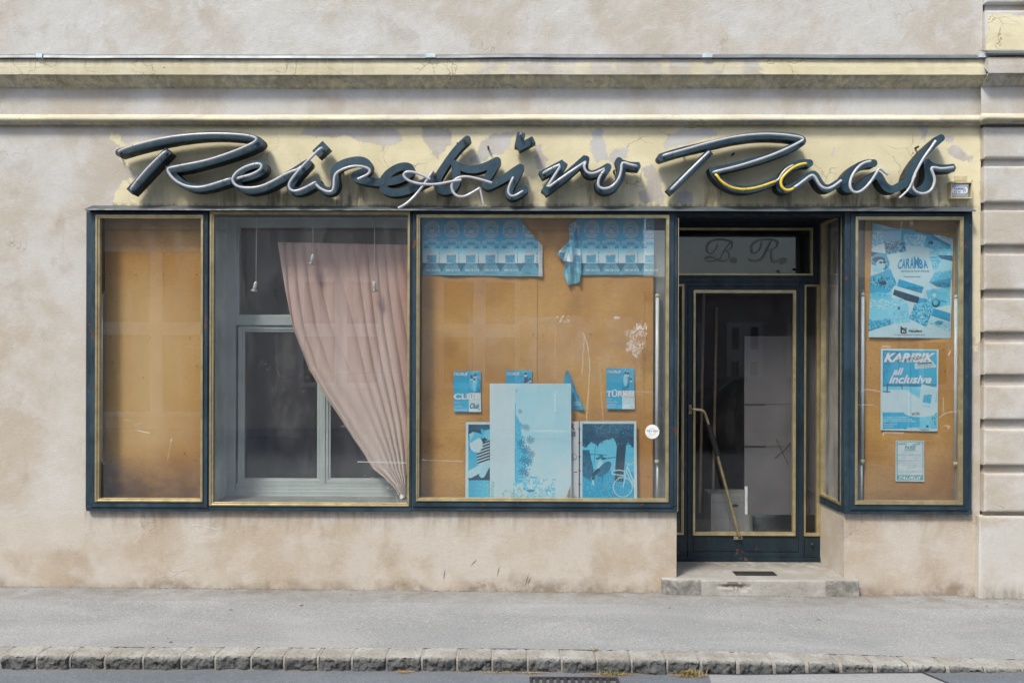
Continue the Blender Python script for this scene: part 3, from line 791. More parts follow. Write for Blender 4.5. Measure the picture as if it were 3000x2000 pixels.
bd3 = board(w3, 1234.5, 1914, 630, 1464, .085, seams=(1574.5,), fade=lambda px, py: np.clip(.4-abs(py-960)/900, 0, 1)*.4, darkf=lambda px, py: np.clip((py-1400)/70, 0, 1)*.3+np.clip(1-(px-1235)/60, 0, 1)*.15+.25*(fbm(px/60, py/45, 4, 9) > .60)*np.clip(fbm(px/60, py/45, 4, 9)*6-3.6, 0, 1))
pins(w3, [(1250,984),(1406,966),(1562,980),(1591,982),(1730,978),(1894,990),(1408,1225),(1736,1220),(1247,1320),(1899,1396)], .085)
bd4 = board(w4, 2533, 2803, 636, 1472, .085, fade=lambda px, py: np.clip((1050-py)/400, 0, 1)*.22, darkf=lambda px, py: np.clip((py-1250)/200, 0, 1)*.6+np.clip((px-2780)/30, 0, 1)*np.clip((py-1250)/100, 0, 1)*.3)
pins(w4, [(2551,1078),(2768,1087),(2763,1024)], .085)
def casing(par, l, r, t, b_, y0, y1, mat_=M_lav, left=True, right=True):
    x0, x1, z0, z1 = RC(l, r, t, b_, y0); m = MB()
    m.box(x0-.012, x0, y0, y1, z0, z1); m.box(x1, x1+.012, y0, y1, z0, z1)
    m.box(x0-.012, x1+.012, y0, y1, z0-.012, z0-.0005); m.box(x0-.012, x1+.012, y0, y1, z1+.0005, z1+.012)
    m.box(x0-.012, x1+.012, y1+.0005, y1+.012, z0-.012, z1+.012)
    return obj('casing', m, mat_, par)
casing(w1, 286, 590, 634, 1464, -.018, .12, M_dblue)
casing(w3, 1226, 1955, 633, 1463, -.018, .12, M_lav)
casing(w4, 2510, 2818, 640, 1470, -.018, .12, M_lav)

# ---------------- fluorescent tubes
def flu(label, px, t, b_, y=.045, r=.0125, group='old fluorescent tubes standing inside the windows', thin=None):
    x = PX(px, y, (t+b_)/2); z1 = PZ(t, y, px); z0 = PZ(b_, y, px)
    e = empty('fluorescent_tube', (x, y, z0)); tag(e, label, 'light tube', group)
    obj('glass_tube', MB().tube([(x,y,z0+.02),(x,y,z1-.02)], r, 16), M_flu, e, smooth=True)
    for a, b2 in ((z0, z0+.028), (z1-.028, z1)):
        obj('end_cap', MB().lathe([(r*.5,a-z0),(r*1.25,a-z0+.004),(r*1.25,b2-z0-.004),(r*.8,b2-z0)], (x,y,z0), 16), M_cream, e, smooth=True)
    obj('fitting', MB().box(x+r*.2, x+r*1.4, y+.013, y+.035, z0-.02, z1+.02), M_lav, e)
flu('white fluorescent tube beside the bare tan board in the narrow left window', 296, 861, 1353)
flu('white fluorescent tube near the round white sticker, right of the postered board', 1925, 861, 1357)
flu('white fluorescent tube left of the CARAMBA and KARIBIK posters', 2527, 858, 1356)
flu('white fluorescent tube right of the KARIBIK poster, against the right frame', 2800, 864, 1363, group=None)
bpy.data.objects['fluorescent_tube.003']['group'] = 'old fluorescent tubes standing inside the windows'
def stub(label, px, t, b_, y=.06):
    x = PX(px, y, t); z1 = PZ(t, y, px); z0 = PZ(b_, y, px)
    o = obj('electrical_conduit', MB().tube([(x,y,z0),(x,y,z1)], .0075, 12), M_flu, None, smooth=True); tag(o, label, 'conduit', 'thin conduits under the tubes')
stub('thin white conduit below the tube by the round sticker', 1926, 1359, 1460); stub('thin white conduit below the tube left of the PARIS leaflet', 2524, 1362, 1466)

# ---------------- second window: deep box with an old inner casement
RY = .33
x0, x1, z0, z1 = RC(620, 1197, 622, 1474, -.02)
m = MB(); m.box(x0-.02, x0, -.018, RY+.05, z0-.02, z1+.02); m.box(x1, x1+.02, -.018, RY+.05, z0-.02, z1+.02); m.box(x0, x1, -.018, RY+.05, z1, z1+.02)
obj('window_reveal', m, M_reveal, w2)
obj('inner_sill', MB().box(x0, x1, -.018, RY+.04, z0-.02, z0), plain('sill_paint', (.22,.23,.22), .5, 0, .2, 6), w2)
iw = empty('inner_casement', ((x0+x1)/2, RY, z0), B)
def ib(m, l, r, t, b_, y0, y1): 
    a = RC(l, r, t, b_, y0); m.box(a[0], a[1], y0, y1, a[2], a[3])
m = MB()
xr_ = 1215
ib(m, 655, 690, 600, 1455, RY, RY+.06); ib(m, 690.3, xr_, 600, 640, RY, RY+.06)          # outer frame
ib(m, 690.3, xr_, 1428, 1455, RY, RY+.06); ib(m, 690.3, xr_, 924, 953, RY-.004, RY+.06)
ib(m, 676, xr_, 1438, 1449, RY-.012, RY-.0005); ib(m, 660, xr_, 1449.3, 1456, RY-.02, RY-.0005)
obj('outer_frame', m, M_inner, iw, bevel=.003)
m = MB()
m.ring(RC(690.5, xr_, 641, 923.6, RY+.012), RC(701, 1205, 666, 922, RY+.012), RY+.012, RY+.05)
m.ring(RC(697, 951, 955, 1416, RY+.010), RC(709, 936, 965, 1405, RY+.010), RY+.010, RY+.05)
m.ring(RC(709, 936, 965, 1405, RY+.018), RC(716, 929, 972, 1401, RY+.018), RY+.018, RY+.05)
m.ring(RC(952, xr_, 955, 1416, RY+.010), RC(962, 1204, 965, 1405, RY+.010), RY+.010, RY+.05)
m.ring(RC(962, 1204, 965, 1405, RY+.018), RC(969, 1200, 972, 1401, RY+.018), RY+.018, RY+.05)
ib(m, 690.3, xr_, 1416.3, 1427.7, RY+.006, RY+.05)
ib(m, 940, 953, 955, 1416, RY+.002, RY+.0095)
obj('sash', m, M_inner, iw, bevel=.002)
for q in ((700,1206,665,923), (716,930,971,1402), (968,1201,971,1402)):
    pane(iw, q, RY+.036, M_dirty)

# ---------------- curtain
Ledge = [(709,813),(851,836),(957,858),(1081,906),(1160,954),(1224,998),(1281,1034),(1332,1069),(1374,1094),(1396,1123),(1425,1152),(1453,1174)]
def curtain():
    nu, nv = 300, 150; U, V = np.meshgrid(np.linspace(0,1,nu), np.linspace(0,1,nv))
    py_ = 709+V*(1458-709); Lx = np.interp(py_, [a for a, _ in Ledge], [b_ for _, b_ in Ledge])
    Rx = np.interp(py_, [709,1000,1250,1400,1458], [1196,1196,1195,1190,1187])
    # folds gather towards the lower right corner
    px_ = Lx+(Rx-Lx)*(U**(1+.35*V))
    py2 = py_+8*U*(1-V)-0
    ph = U*(11-4.5*V)+.7*np.sin(U*7+V)+.5*vnoise(U*5, V*3, 4); tt = ph % 1.0
    fold = np.abs(np.sin(np.pi*ph))**.7; fold2 = vnoise(U*(26-14*V)+V*2, V*2.5, 9)
    amp = .018+.026*np.clip(V*1.6, 0, 1)
    Yv = .19-fold*amp*(1-.35*V)-fold2*.007*(1-.8*V)
    top = np.clip(1-V*9, 0, 1)
    pts = PA(px_, py2, Yv)
    return gridmesh(pts), U.ravel(), V.ravel()
def fabric():
    m, n, l, b = mat('pink_fabric'); p = pos(n)
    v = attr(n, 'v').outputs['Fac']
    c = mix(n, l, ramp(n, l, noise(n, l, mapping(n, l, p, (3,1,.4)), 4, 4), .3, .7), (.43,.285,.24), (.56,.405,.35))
    c = mix(n, l, math_(n, l, 'MULTIPLY', v, .75), c, (.62,.555,.50))  # light on the lower folds painted in as a paler colour
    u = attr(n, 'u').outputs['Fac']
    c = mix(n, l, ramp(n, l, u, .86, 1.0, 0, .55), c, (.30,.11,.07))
    l.new(c, b.inputs['Base Color']); b.inputs['Roughness'].default_value = .85
    try: b.inputs['Sheen Weight'].default_value = .3
    except Exception: pass
    bump(n, l, b, noise(n, l, p, 260, 2), .15, .001)
    return m
cm, cu, cv = curtain()
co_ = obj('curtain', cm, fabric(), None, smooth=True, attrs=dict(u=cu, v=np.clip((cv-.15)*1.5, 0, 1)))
so = co_.modifiers.new('thickness', 'SOLIDIFY'); so.thickness = .002
tag(co_, 'pink curtain gathered to the lower right behind the wide window', 'curtain')

# ---------------- pendant lamps
M_socket = plain('white_ceramic', (.60,.64,.62), .35, 0, .06); M_refl = plain('lamp_reflector', (.32,.31,.28), .3, .4, .1)
def pend(label, cx, ctop, bx, bt, bb, tilt):
    y = .09; p0 = P(cx, 600, y); p1 = P(bx[0], bt, y)
    e = empty('pendant_lamp', (p1[0], y, P(bx[1], bb, y)[2])); tag(e, label, 'lamp', 'small spot lamps hanging in the curtain window')
    obj('cable', MB().tube([p0, tuple((np.array(p0)*.5+np.array(p1)*.5)+np.array([.001,0,0])), p1], .0022, 8), M_socket, e, smooth=True)
    a = math.atan2(P(bx[1], bb, y)[0]-p1[0], p1[2]-P(bx[1], bb, y)[2])
    M_ = Matrix.Rotation(-a, 3, 'Y'); k = (bb-bt)/32*1.0
    obj('socket', MB().lathe([(.004,0),(.009,-.006),(.012,-.014),(.0125,-.055),(.011,-.056)], p1, 18, M=M_), M_socket, e, smooth=True)
    obj('reflector', MB().lathe([(.011,-.052),(.016,-.060),(.025,-.072),(.029,-.078),(.0275,-.0785)], p1, 22, M=M_), M_refl, e, smooth=True)
    obj('lens_cover', MB().lathe([(.0275,-.0787),(.010,-.081)], p1, 22, M=M_), M_socket, e, smooth=True)
pend('white spot lamp hanging left of the curtain over dark glass', 751, 620, (750,743), 824, 857, 0)
pend('middle white spot lamp hanging highest, near the curtain top', 916, 620, (917,911), 744, 776, 0)
pend('rightmost white spot lamp hanging in front of pink curtain folds', 1098, 620, (1096,1097), 823, 855, 0)

# ---------------- side window in the recess (faces the door way)
sy0, sy1 = .012, .515
zb_, zt_ = z_sill+.0, z_soff
def sbox(m, y0, y1, z0, z1, x0, x1): m.box(x0, x1, y0, y1, z0, z1)
zi0 = P(2407, 1443, .50)[2]; zi1 = P(2411, 660, .50)[2]; zi1 = min(zi1, z_soff-.02)
m = MB()
xs_ = xd1
sbox(m, .09, sy1, z_sill2-.003, zi0-.020, xs_-.012, xs_+.06); sbox(m, .09, sy1, zi1+.02, z_soff-.001, xs_-.012, xs_+.06)
sbox(m, .495, .535, zi0-.0195, zi1+.0195, xs_-.012, xs_+.06); 
obj('frame', m, M_blue, w5, bevel=.002)
m = MB()
sbox(m, .02, .494, zi0-.019, zi0, xs_-.020, xs_+.02); sbox(m, .02, .494, zi1, zi1+.018, xs_-.020, xs_+.02)
sbox(m, .455, .494, zi0+.0005, zi1-.0005, xs_-.020, xs_+.02); sbox(m, .02, .035, zi0+.0005, zi1-.0005, xs_-.020, xs_-.0125)
obj('trim', m, M_brass, w5, bevel=.0015)
obj('glass_pane', MB().box(xs_+.004, xs_+.008, .02, .47, zi0-.005, zi1+.005), M_side, w5)
pmat = plain('stained_panel', (.34,.31,.25), .8, 0, .4, 3.5)
obj('backing_board', MB().box(xs_+.062, xs_+.07, .095, .53, zi0-.02, zi1+.01), pmat, w5)
obj('corner_bead', MB().box(xd0-.0005, xd0+.005, FY+.004, .02, z_sill+.01, PZ(640,0)), M_brass, w3)

# ---------------- door and its frame
DY = .52
dr = empty('shop_door', (PX(2180,DY), DY, z_fl), B); dr['label'] = 'dark blue glazed shop door with gold trim and bent handle'
df = empty('door_frame', (PX(2180,DY), DY, z_fl), B)
L0, R0 = PX(1960,DY), xd1+.005
def dbox(m, l, r, t, b_, y0=DY, y1=DY+.07):
    a = RC(l, r, t, b_, y0); m.box(a[0], a[1], y0, y1, a[2], a[3])
m = MB()
dbox(m, 1930, 2420, 610, 671); dbox(m, 1930, 2420, 804, 826); dbox(m, 1930, 2014, 826.2, 832.5); dbox(m, 2342, 2420, 826.2, 834)
dbox(m, 2382, 2420, 671.2, 803.8); dbox(m, 2003, 2014, 832.7, 1632); dbox(m, 2341.5, 2357, 834.2, 1632); dbox(m, 1930, 2002.8, 1566, 1632); dbox(m, 2357.2, 2420, 1570, 1632)
dbox(m, 2404.5, 2420, 834.2, 1569.8); dbox(m, 2014.2, 2341.2, 826.2, 838)
dbox(m, 1930, 2420, 1632.2, 1652, DY-.012, DY+.07)
obj('frame', m, M_dblue, df, bevel=.002)
m = MB(); dbox(m, 1930, 2388, 806, 812, DY-.010, DY-.0005); dbox(m, 1990, 2400, 823, 826.5, DY-.008, DY-.0005); obj('drip_rail', m, M_dblue, df, bevel=.001)
brass(df, (1940,2382,667,806), (1946,2376,673,800.5), DY-.012, yb=DY+.03)
brass(df, (1950,2004,832,1566), (1956,1997.5,838.5,1560), DY-.012, yb=DY+.03)
brass(df, (2357,2405,834,1570), (2362.5,2394,838.5,1562), DY-.012, yb=DY+.03)
pane(df, (1946,2376,673,800.5), DY+.018, M_door); pane(df, (1956,1997.5,838.5,1560), DY+.018, M_door); pane(df, (2362.5,2394,838.5,1562), DY+.018, M_door)
# door leaf
m = MB(); dbox(m, 2015, 2031, 839, 1615, DY+.006); dbox(m, 2332.5, 2340.8, 839, 1615, DY+.006); dbox(m, 2031.2, 2332.3, 839, 850, DY+.006); dbox(m, 2031.2, 2332.3, 1569, 1615, DY+.006)
obj('leaf', m, M_dblue, dr, bevel=.002)
m = MB(); dbox(m, 2015, 2340.8, 1617, 1631.5, DY-.004, DY+.05); obj('kick_strip', m, M_dblue, dr, bevel=.002)
brass(dr, (2031,2332,849.5,1568.5), (2038,2324,858,1558.5), DY-.010, yb=DY+.03)
pane(dr, (2038,2324,858,1558.5), DY+.020, M_door)
# handle: bent bar with cord grip and two fixing plates
HY = DY-.065
hp = [(2024,1199,DY-.004),(2024,1199,HY),(2036,1199,HY),(2052,1199.5,HY),(2060,1203,HY),(2066,1211,HY),(2070,1224,HY),(2078,1250,HY),(2102,1335,HY),(2130,1437,HY),(2160,1552,HY),(2165,1566,HY),(2167,1572,HY+.02),(2168,1574,DY-.004)]
pts = [P(a, b_, c) for a, b_, c in hp]; hd = obj('handle', MB().tube([pts[0], pts[1]]+[tuple(q) for q in chaikin(pts[2:], 2)], .0115, 14), plain('worn_brass', (.50,.42,.25), .28, .8, .2, 20), dr, smooth=True)
gp = [P(2074.5, 1243, HY), P(2088, 1288, HY), P(2103, 1334, HY)]
prof = []; 
gpts = [tuple(np.array(gp[0])*(1-t)+np.array(gp[2])*t) for t in np.linspace(0,1,90)]
obj('grip', MB().tube(gpts, [0.023+.0018*math.sin(k*2.1) for k in range(90)], 14), M_grip, hd, smooth=True)
M_ps = plain('plate_steel', (.42,.38,.28), .4, .7)
for q_ in ((2018,2027,1186,1212),(2150,2175,1570,1580)):
    m = MB(); dbox(m, *q_, DY-.008, DY+.004); obj('mounting_plate', m, M_ps, hd, bevel=.001)
for a, b_ in ((2022,1191),(2022,1208),(2154,1575),(2171,1575)): obj('screw', MB().lathe([(.0035,0),(.002,.003)], P(a, b_, DY-.0082), 8, M=Matrix.Rotation(math.pi/2, 3, 'X')), M_iron, hd)
kx = P(2020, 1277, DY+.005); m = MB().lathe([(.0085,0),(.008,.004),(.006,.0045)], kx, 16, M=Matrix.Rotation(math.pi/2, 3, 'X') @ Matrix.Diagonal((1,2.0,1)))
obj('keyhole_plate', m, M_iron, dr)
kb = P(2377, 1592, DY); obj('door_stop', MB().lathe([(.006,0),(.006,.012),(.011,.014),(.011,.024),(.006,.027)], kb, 14, M=Matrix.Rotation(math.pi/2, 3, 'X')), M_iron, df, smooth=True)

# things stored behind the door
IY = .66
m = MB()
def ibx(m, l, r, t, b_, y0, y1): a = RC(l, r, t, b_, y0); m.box(a[0], a[1], y0, y1, a[2], a[3])
ibx(m, 2181, 2410, 985, 1183.4, IY, IY+.01); ibx(m, 2181, 2410, 1184.8, 1307.3, IY, IY+.01); ibx(m, 2181, 2410, 1308.8, 1507, IY, IY+.01)
ps = obj('stacked_panel', m, plain('grey_panel', (.085,.082,.086), .8, 0, .1, 4), None); tag(ps, 'tall grey sheet with dark seams leaning behind the door glass', 'panel')
m = MB(); ibx(m, 2182, 2190, 1424, 1506, IY-.003, IY-.0005); obj('tape_strip', m, plain('tape', (.55,.58,.6), .4), ps)
m = MB(); 
for p_ in ([(2274,1285),(2292,1325),(2310,1360)], [(2315,1297),(2296,1320),(2270,1342)]):
    m.tube([P(a, b_, IY-.002) for a, b_ in p_], .003, 6)
obj('painted_cross', m, M_dark, ps)
for q_ in ((1182.5,1186),(1305,1309.5)):
    m = MB(); ibx(m, 2182, 2243, *q_, IY-.004, IY-.0005); obj('clamp_bar', m, M_dark, ps)
m = MB(); ibx(m, 2083, 2206, 1448, 1562, .80, 1.10); cb = obj('moving_box', m, M_card, None, bevel=.004); tag(cb, 'pale cardboard box with oval hand hole on floor behind door', 'box')
m = MB(); c = P(2153, 1480, .7985); m.lathe([(.012,0),(.012,.0012)], c, 20, M=Matrix.Rotation(math.pi/2, 3, 'X') @ Matrix.Diagonal((2.6,1,1))); obj('hand_hole', m, M_dark, cb)
m = MB(); ibx(m, 2083, 2206, 1470, 1471.2, .7975, .7995); ibx(m, 2137, 2138.5, 1471.5, 1560, .7975, .7995); obj('fold_line', m, plain('box_fold', (.15,.15,.145), .8), cb)
m = MB(); ibx(m, 2206.5, 2330, 1512, 1563, 1.15, 1.5); o = obj('storage_box', m, plain('dark_card', (.14,.17,.18), .8), None, bevel=.005); tag(o, 'dark flat box on floor right of the pale cardboard box', 'box')
m = MB()
x_, y_, _ = P(2065, 1200, 1.1)
for a, b_, t, bt in ((2062,2050,860,1500),(2100,2088,900,1480)):
    m.tube([P(a, t, 1.2), P(b_, bt, 1.0)], .012, 8)
o = obj('leaning_battens', m, plain('batten_wood', (.30,.20,.13), .7), None); tag(o, 'two thin wooden battens leaning in dark room behind door', 'batten')
# gold initials on the transom glass
def gpath(ox, oy, sc, pts): return [(ox+a/sc, oy+b_/sc) for a, b_ in pts]
def script(strokes, y, th, w=3.0):
    st = []
    for pts, wa in strokes:
        q = chaikin(gpath(1960, 600, 3.92, pts), 3); n = len(q)
        ws = [max(.5, w*wa*(.45+.55*math.sin(math.pi*min(1, (k+.6)/n)))) for k in range(n)]
        st.append((q, ws))
    return sdf_mesh(st, .8, y, y+th)
Bs = [([(700,440),(640,520),(600,600),(560,640),(480,650),(415,630),(430,600),(500,600),(580,640),(640,650),(690,610),(700,560),(640,520)], 1.0), ([(640,520),(700,520),(735,470),(720,420),(640,395),(540,395),(450,430),(430,500),(450,555),(490,560),(540,510),(560,450)], 1.0), ([(725,638),(755,638)], 3.2)]
Rs = [([(1180,400),(1130,500),(1090,590),(1040,640),(960,650),(925,625)], 1.3), ([(1180,520),(1170,590),(1185,650),(1230,655),(1255,640)], 1.3), ([(1130,520),(1220,500),(1255,450),(1230,405),(1140,392),(1040,400),(950,450),(945,520),(970,560),(1020,545),(1060,480),(1065,430)], 1.0), ([(1292,640),(1325,640)], 3.2)]
M_ini = plain('etched_letter', (.19,.20,.19), .55, 0, .1)
for nm_, s_ in (('initial_letter', Bs), ('initial_letter', Rs)):
    obj(nm_, script(s_, DY+.014, .0035), M_ini, df)

# ================================================================== SIGN LETTERS
def cz(ox, pts): return [(ox+x/3.92, 350+y/3.92) for x, y in pts]
def stroke(ox, pts, w, it=2):
    """w: width in crop pixels, single or one per point"""
    p = cz(ox, pts); ws = [w]*len(p) if not hasattr(w, '__len__') else w
    q = chaikin([(a, b_, c) for (a, b_), c in zip(p, ws)], it)
    return ([(a, b_) for a, b_, _ in q], [c/3.92/2 for _, _, c in q])
SY = -.150
sg1 = empty('neon_sign', (PX(1120,0), 0, z_hood)); tag(sg1, 'dark blue script lettering Reisebüro with broken unlit neon tubes over the windows', 'sign')
sg2 = empty('neon_sign', (PX(2360,0), 0, z_hood)); tag(sg2, 'dark blue script lettering Raab with yellow and white tubes over the door', 'sign')
LET = {}
def letter(sg, ch, strokes, dy, pins_=()):
    strokes = [(a, [q*.96 for q in b_]) for a, b_ in strokes]
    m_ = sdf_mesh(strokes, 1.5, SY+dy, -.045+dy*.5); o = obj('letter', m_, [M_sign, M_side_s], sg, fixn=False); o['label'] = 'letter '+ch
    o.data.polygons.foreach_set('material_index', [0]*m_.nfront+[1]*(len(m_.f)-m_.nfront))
    for a, b_ in pins_:
        p = P(a, b_, -.05); obj('wall_bracket', MB().tube([(p[0],-.05,p[2]),(p[0],.01,p[2])], .008, 8), M_iron, o)
    return o
W_ = 92
lR = letter(sg1, 'R', [stroke(300, [(757,355),(308,830)], 98, 0),
    stroke(300, [(178,385),(400,318),(700,248),(1000,197),(1300,176),(1550,190),(1700,212),(1800,245),(1810,275),(1700,330),(1500,405),(1200,495),(1000,545),(880,565),(775,572)], 92),
    stroke(300, [(735,548),(775,585),(830,660),(910,735),(1010,782),(1110,792),(1250,770),(1440,712),(1540,680)], [30,80,90,90,90,90,90,88,88])], 0, [(345,450),(480,430),(600,560)])
le = letter(sg1, 'e', [stroke(300, [(1585,680),(1720,650),(1830,600),(1860,550),(1820,515),(1750,515),(1650,548),(1560,612),(1528,690),(1560,765),(1630,808),(1720,818),(1850,793),(1980,733),(2100,668),(2220,600)], 90)], .002, [(700,500)])
li = letter(sg1, 'i', [stroke(800, [(608,287),(487,402)], 118, 0), stroke(800, [(402,498),(300,610),(215,715),(190,780),(240,828),(330,818),(430,768),(510,722)], 98), stroke(800, [(150,655),(260,590),(350,530),(380,512)], 95)], .004, [(940,435)])
ls = letter(sg1, 's', [stroke(800, [(495,722),(550,792),(630,828),(692,810),(720,745),(706,670),(700,600),(740,540),(820,500),(930,472),(1020,470),(1085,505),(1098,555),(1060,600),(960,630),(930,655),(1000,690),(1130,715),(1240,722)], 96)], .006, [(1000,500)])
le2 = letter(sg1, 'e', [stroke(800, [(1270,718),(1400,705),(1500,668),(1570,620),(1582,560),(1530,535),(1440,548),(1340,605),(1268,685),(1258,760),(1290,820),(1390,845),(1530,822),(1660,762),(1790,695),(1880,655)], 95)], .008, [(1150,540)])
lb = letter(sg1, 'b', [stroke(1100, [(1060,222),(960,312),(870,425),(780,560),(718,660),(702,735),(725,800),(795,828),(880,800),(925,735),(930,640),(922,570),(905,500)], [86,88,90,92,96,96,92,92,96,100,105,100,82])], .010, [(1340,420),(1330,540)])
lu = letter(sg1, 'ü', [stroke(1100, [(935,525),(1010,560),(1100,578),(1210,562),(1320,515),(1400,475)], [80,88,92,94,94,98], 2), stroke(1100, [(1400,480),(1330,600),(1268,695),(1260,755),(1300,768),(1380,730),(1500,668),(1600,590),(1668,550)], 92),
    stroke(1100, [(1668,548),(1600,690),(1540,795),(1528,850),(1560,888),(1640,862),(1718,800)], 92), stroke(1100, [(1675,150),(1638,320)], 94, 0), stroke(1100, [(1636,325),(1820,228)], 86, 0)], .012, [(1490,540),(1430,430)])
lr_ = letter(sg1, 'r', [stroke(1500, [(328,643),(600,500)], 96, 0), stroke(1500, [(605,488),(370,840)], 92, 0), stroke(1500, [(370,840),(600,668),(858,440)], [92,96,94], 1), stroke(1500, [(850,450),(828,560),(868,625),(930,632),(1010,600),(1100,545)], 88)], 0, [(1640,520)])
lo_ = letter(sg1, 'o', [stroke(1500, [(1105,540),(1040,640),(990,735),(1015,795),(1070,818),(1150,795),(1225,715),(1262,625),(1255,540),(1228,470)], [88,90,95,95,95,95,98,102,100,84]), stroke(1500, [(1255,500),(1340,533),(1463,538)], [90,94,98], 1)], .002, [(1800,500)])
lR2 = letter(sg2, 'R', [stroke(1900, [(715,365),(238,832)], 90, 0),
    stroke(1900, [(132,438),(350,368),(700,290),(1000,218),(1300,182),(1550,190),(1700,208),(1775,235),(1750,275),(1500,388),(1250,468),(1000,535),(740,592)], 92),
    stroke(1900, [(712,565),(745,605),(790,668),(880,748),(1000,797),(1120,808),(1270,778),(1440,712),(1520,680)], [40,84,90,90,90,92,92,90,88])], 0, [(2000,440),(2150,450)])
la1 = letter(sg2, 'a', [stroke(1900, [(1855,502),(1750,502),(1640,552),(1545,652),(1500,745),(1520,800),(1590,808),(1700,755),(1800,680),(1885,622),(1925,655),(1965,735),(2020,792),(2090,790),(2180,735),(2250,690)], 92)], .003, [(2300,540)])
la2 = letter(sg2, 'a', [stroke(2350, [(828,502),(730,505),(620,555),(520,645),(478,740),(510,795),(590,800),(700,745),(780,680),(850,625),(895,660),(935,745),(995,800),(1070,800),(1150,755),(1230,705)], [92,94,98,104,104,98,94,92,92,92,92,92,92,92,92,92])], .006, [(2500,540)])
lb2 = letter(sg2, 'b', [stroke(2350, [(1603,208),(1500,295),(1400,395),(1300,530),(1240,640),(1215,730),(1245,805),(1320,835),(1400,800),(1450,720),(1462,630),(1450,560),(1437,490)], [88,90,98,110,115,105,96,96,98,100,104,100,84]), stroke(2350, [(1455,515),(1530,550),(1630,565),(1752,553)], [80,88,92,92], 1)], .009, [(2690,430),(2780,500)])

def clips(m, p, a, y, frac):
    pass
def tubep(par, ox, pts, off=-.028, mat_=M_tube, r=.0100, it=2, ends=True, dep=None, lean=None):
    q = cz(ox, pts); n = len(q)
    y = [SY+off+(dep[k] if dep else 0) for k in range(n)]
    w3_ = [P(a, b_, yy) for (a, b_), yy in zip(q, y)]
    if ends: w3_ = [(w3_[0][0], SY-.002, w3_[0][2])]+w3_+[(w3_[-1][0], SY-.002, w3_[-1][2])]
    return obj('neon_tube', MB().tube(chaikin(w3_, it), r, 12), mat_, par, smooth=True)
def clip(par, ox, x, y, ang, n=[0]):
    """wire clip round the tube"""
    p = P(ox+x/3.92, 350+y/3.92, SY-.028); a = math.radians(ang); t = Vector((math.cos(a), 0, math.sin(a))); m = MB()
    q = []
    for k in range(13):
        b_ = 2*math.pi*k/12; s_ = t.cross(Vector((0,1,0)))
        q.append(tuple(Vector(p)+s_*math.cos(b_)*.0105+Vector((0,1,0))*math.sin(b_)*.0105))
    m.tube(q, .0016, 6, False); m.tube([(p[0],p[1]+.01,p[2]),(p[0],SY,p[2])], .002, 6)
    return obj('clip', m, M_clip, par)
tubep(lR, 300, [(185,365),(350,302),(700,215),(1000,175),(1300,163),(1550,172),(1700,190),(1768,215),(1770,245),(1700,290),(1500,375),(1200,475),(950,522),(780,555),(745,572),(775,640),(850,715),(960,770),(1090,785),(1200,768),(1380,710),(1465,683)])
tubep(lR, 300, [(718,368),(500,580),(325,798)])
tubep(le, 300, [(1550,675),(1700,640),(1800,590),(1832,550),(1822,515),(1770,508),(1650,540),(1540,605),(1490,680),(1510,740),(1570,780),(1700,790),(1830,770),(1960,710),(2080,640),(2170,598),(2235,580),(2290,540)])
tubep(li, 800, [(552,322),(450,425),(350,525),(240,650),(180,740),(188,800),(240,828),(310,812),(420,760),(482,722)], dep=[-.03,-.025,-.015,-.006,0,0,0,0,0,0])
tubep(ls, 800, [(492,745),(540,795),(620,832),(680,830),(700,770),(700,680),(720,620),(800,570),(920,535),(1030,540),(1100,565),(1118,600),(1080,640),(970,688)], ends=False, off=-.03)
tubep(le2, 800, [(1805,690),(1700,630),(1590,600),(1520,605),(1495,640),(1530,690),(1620,730),(1760,750),(1900,745),(2040,715),(2165,695)], ends=False, off=-.055)
tubep(le2, 800, [(1840,600),(1820,610),(1780,680),(1680,820),(1580,930),(1500,990),(1435,1020)], ends=False, off=-.05, dep=[.045,0,0,0,-.02,-.03,-.04])
tubep(lb, 1100, [(1340,730),(1170,680),(1050,655),(960,665),(900,700),(870,760),(890,840),(940,885),(1020,890),(1100,850),(1200,788)], ends=False, off=-.05)
tubep(lb, 1100, [(1200,788),(1215,860),(1240,975)], ends=False, off=-.05, r=.007)
tubep(lu, 1100, [(1580,665),(1530,780),(1522,840),(1555,885),(1620,870),(1690,822)], r=.0085)
tubep(lr_, 1500, [(365,612),(470,555),(575,508),(480,660),(375,812),(600,650),(842,488)], it=1); tubep(lo_, 1500, [(842,488),(826,555),(865,615),(930,625),(1000,598),(1082,556),(1010,650),(985,730),(1000,780),(1060,800),(1140,780),(1220,700),(1255,600),(1260,500),(1300,500),(1350,520),(1430,535)], it=1)
tubep(lR2, 1900, [(175,412),(350,365),(700,265),(1000,195),(1300,165),(1550,175),(1740,202),(1778,222),(1765,250),(1500,380),(1250,470),(1000,545),(755,602)]); tubep(lR2, 1900, [(695,372),(480,580),(265,798)])
tubep(lR2, 1900, [(775,630),(830,710),(930,775),(1030,800),(1120,805),(1270,780),(1460,710)], mat_=M_tubey, r=.0095)
tubep(la1, 1900, [(1460,708),(1500,685),(1530,620),(1590,560),(1660,525)], r=.0075, off=-.022)
tubep(la1, 1900, [(1815,505),(1720,520),(1620,580),(1540,660),(1515,720),(1530,780),(1580,815),(1630,810),(1670,790)], mat_=M_tubey, r=.0100)
tubep(la1, 1900, [(1670,785),(1750,730),(1850,650),(1890,638),(1925,680),(1960,750),(2010,790),(2070,797),(2140,760),(2215,700)], off=-.030)
tubep(la2, 2350, [(790,480),(700,500),(620,570),(560,670),(545,760),(570,820),(620,845),(690,820),(780,730),(850,620),(888,555),(930,590),(988,635)], off=-.034, dep=[0,0,-.005,-.01,-.02,-.02,-.02,-.02,-.015,-.02,-.02,-.02,-.02], ends=False)
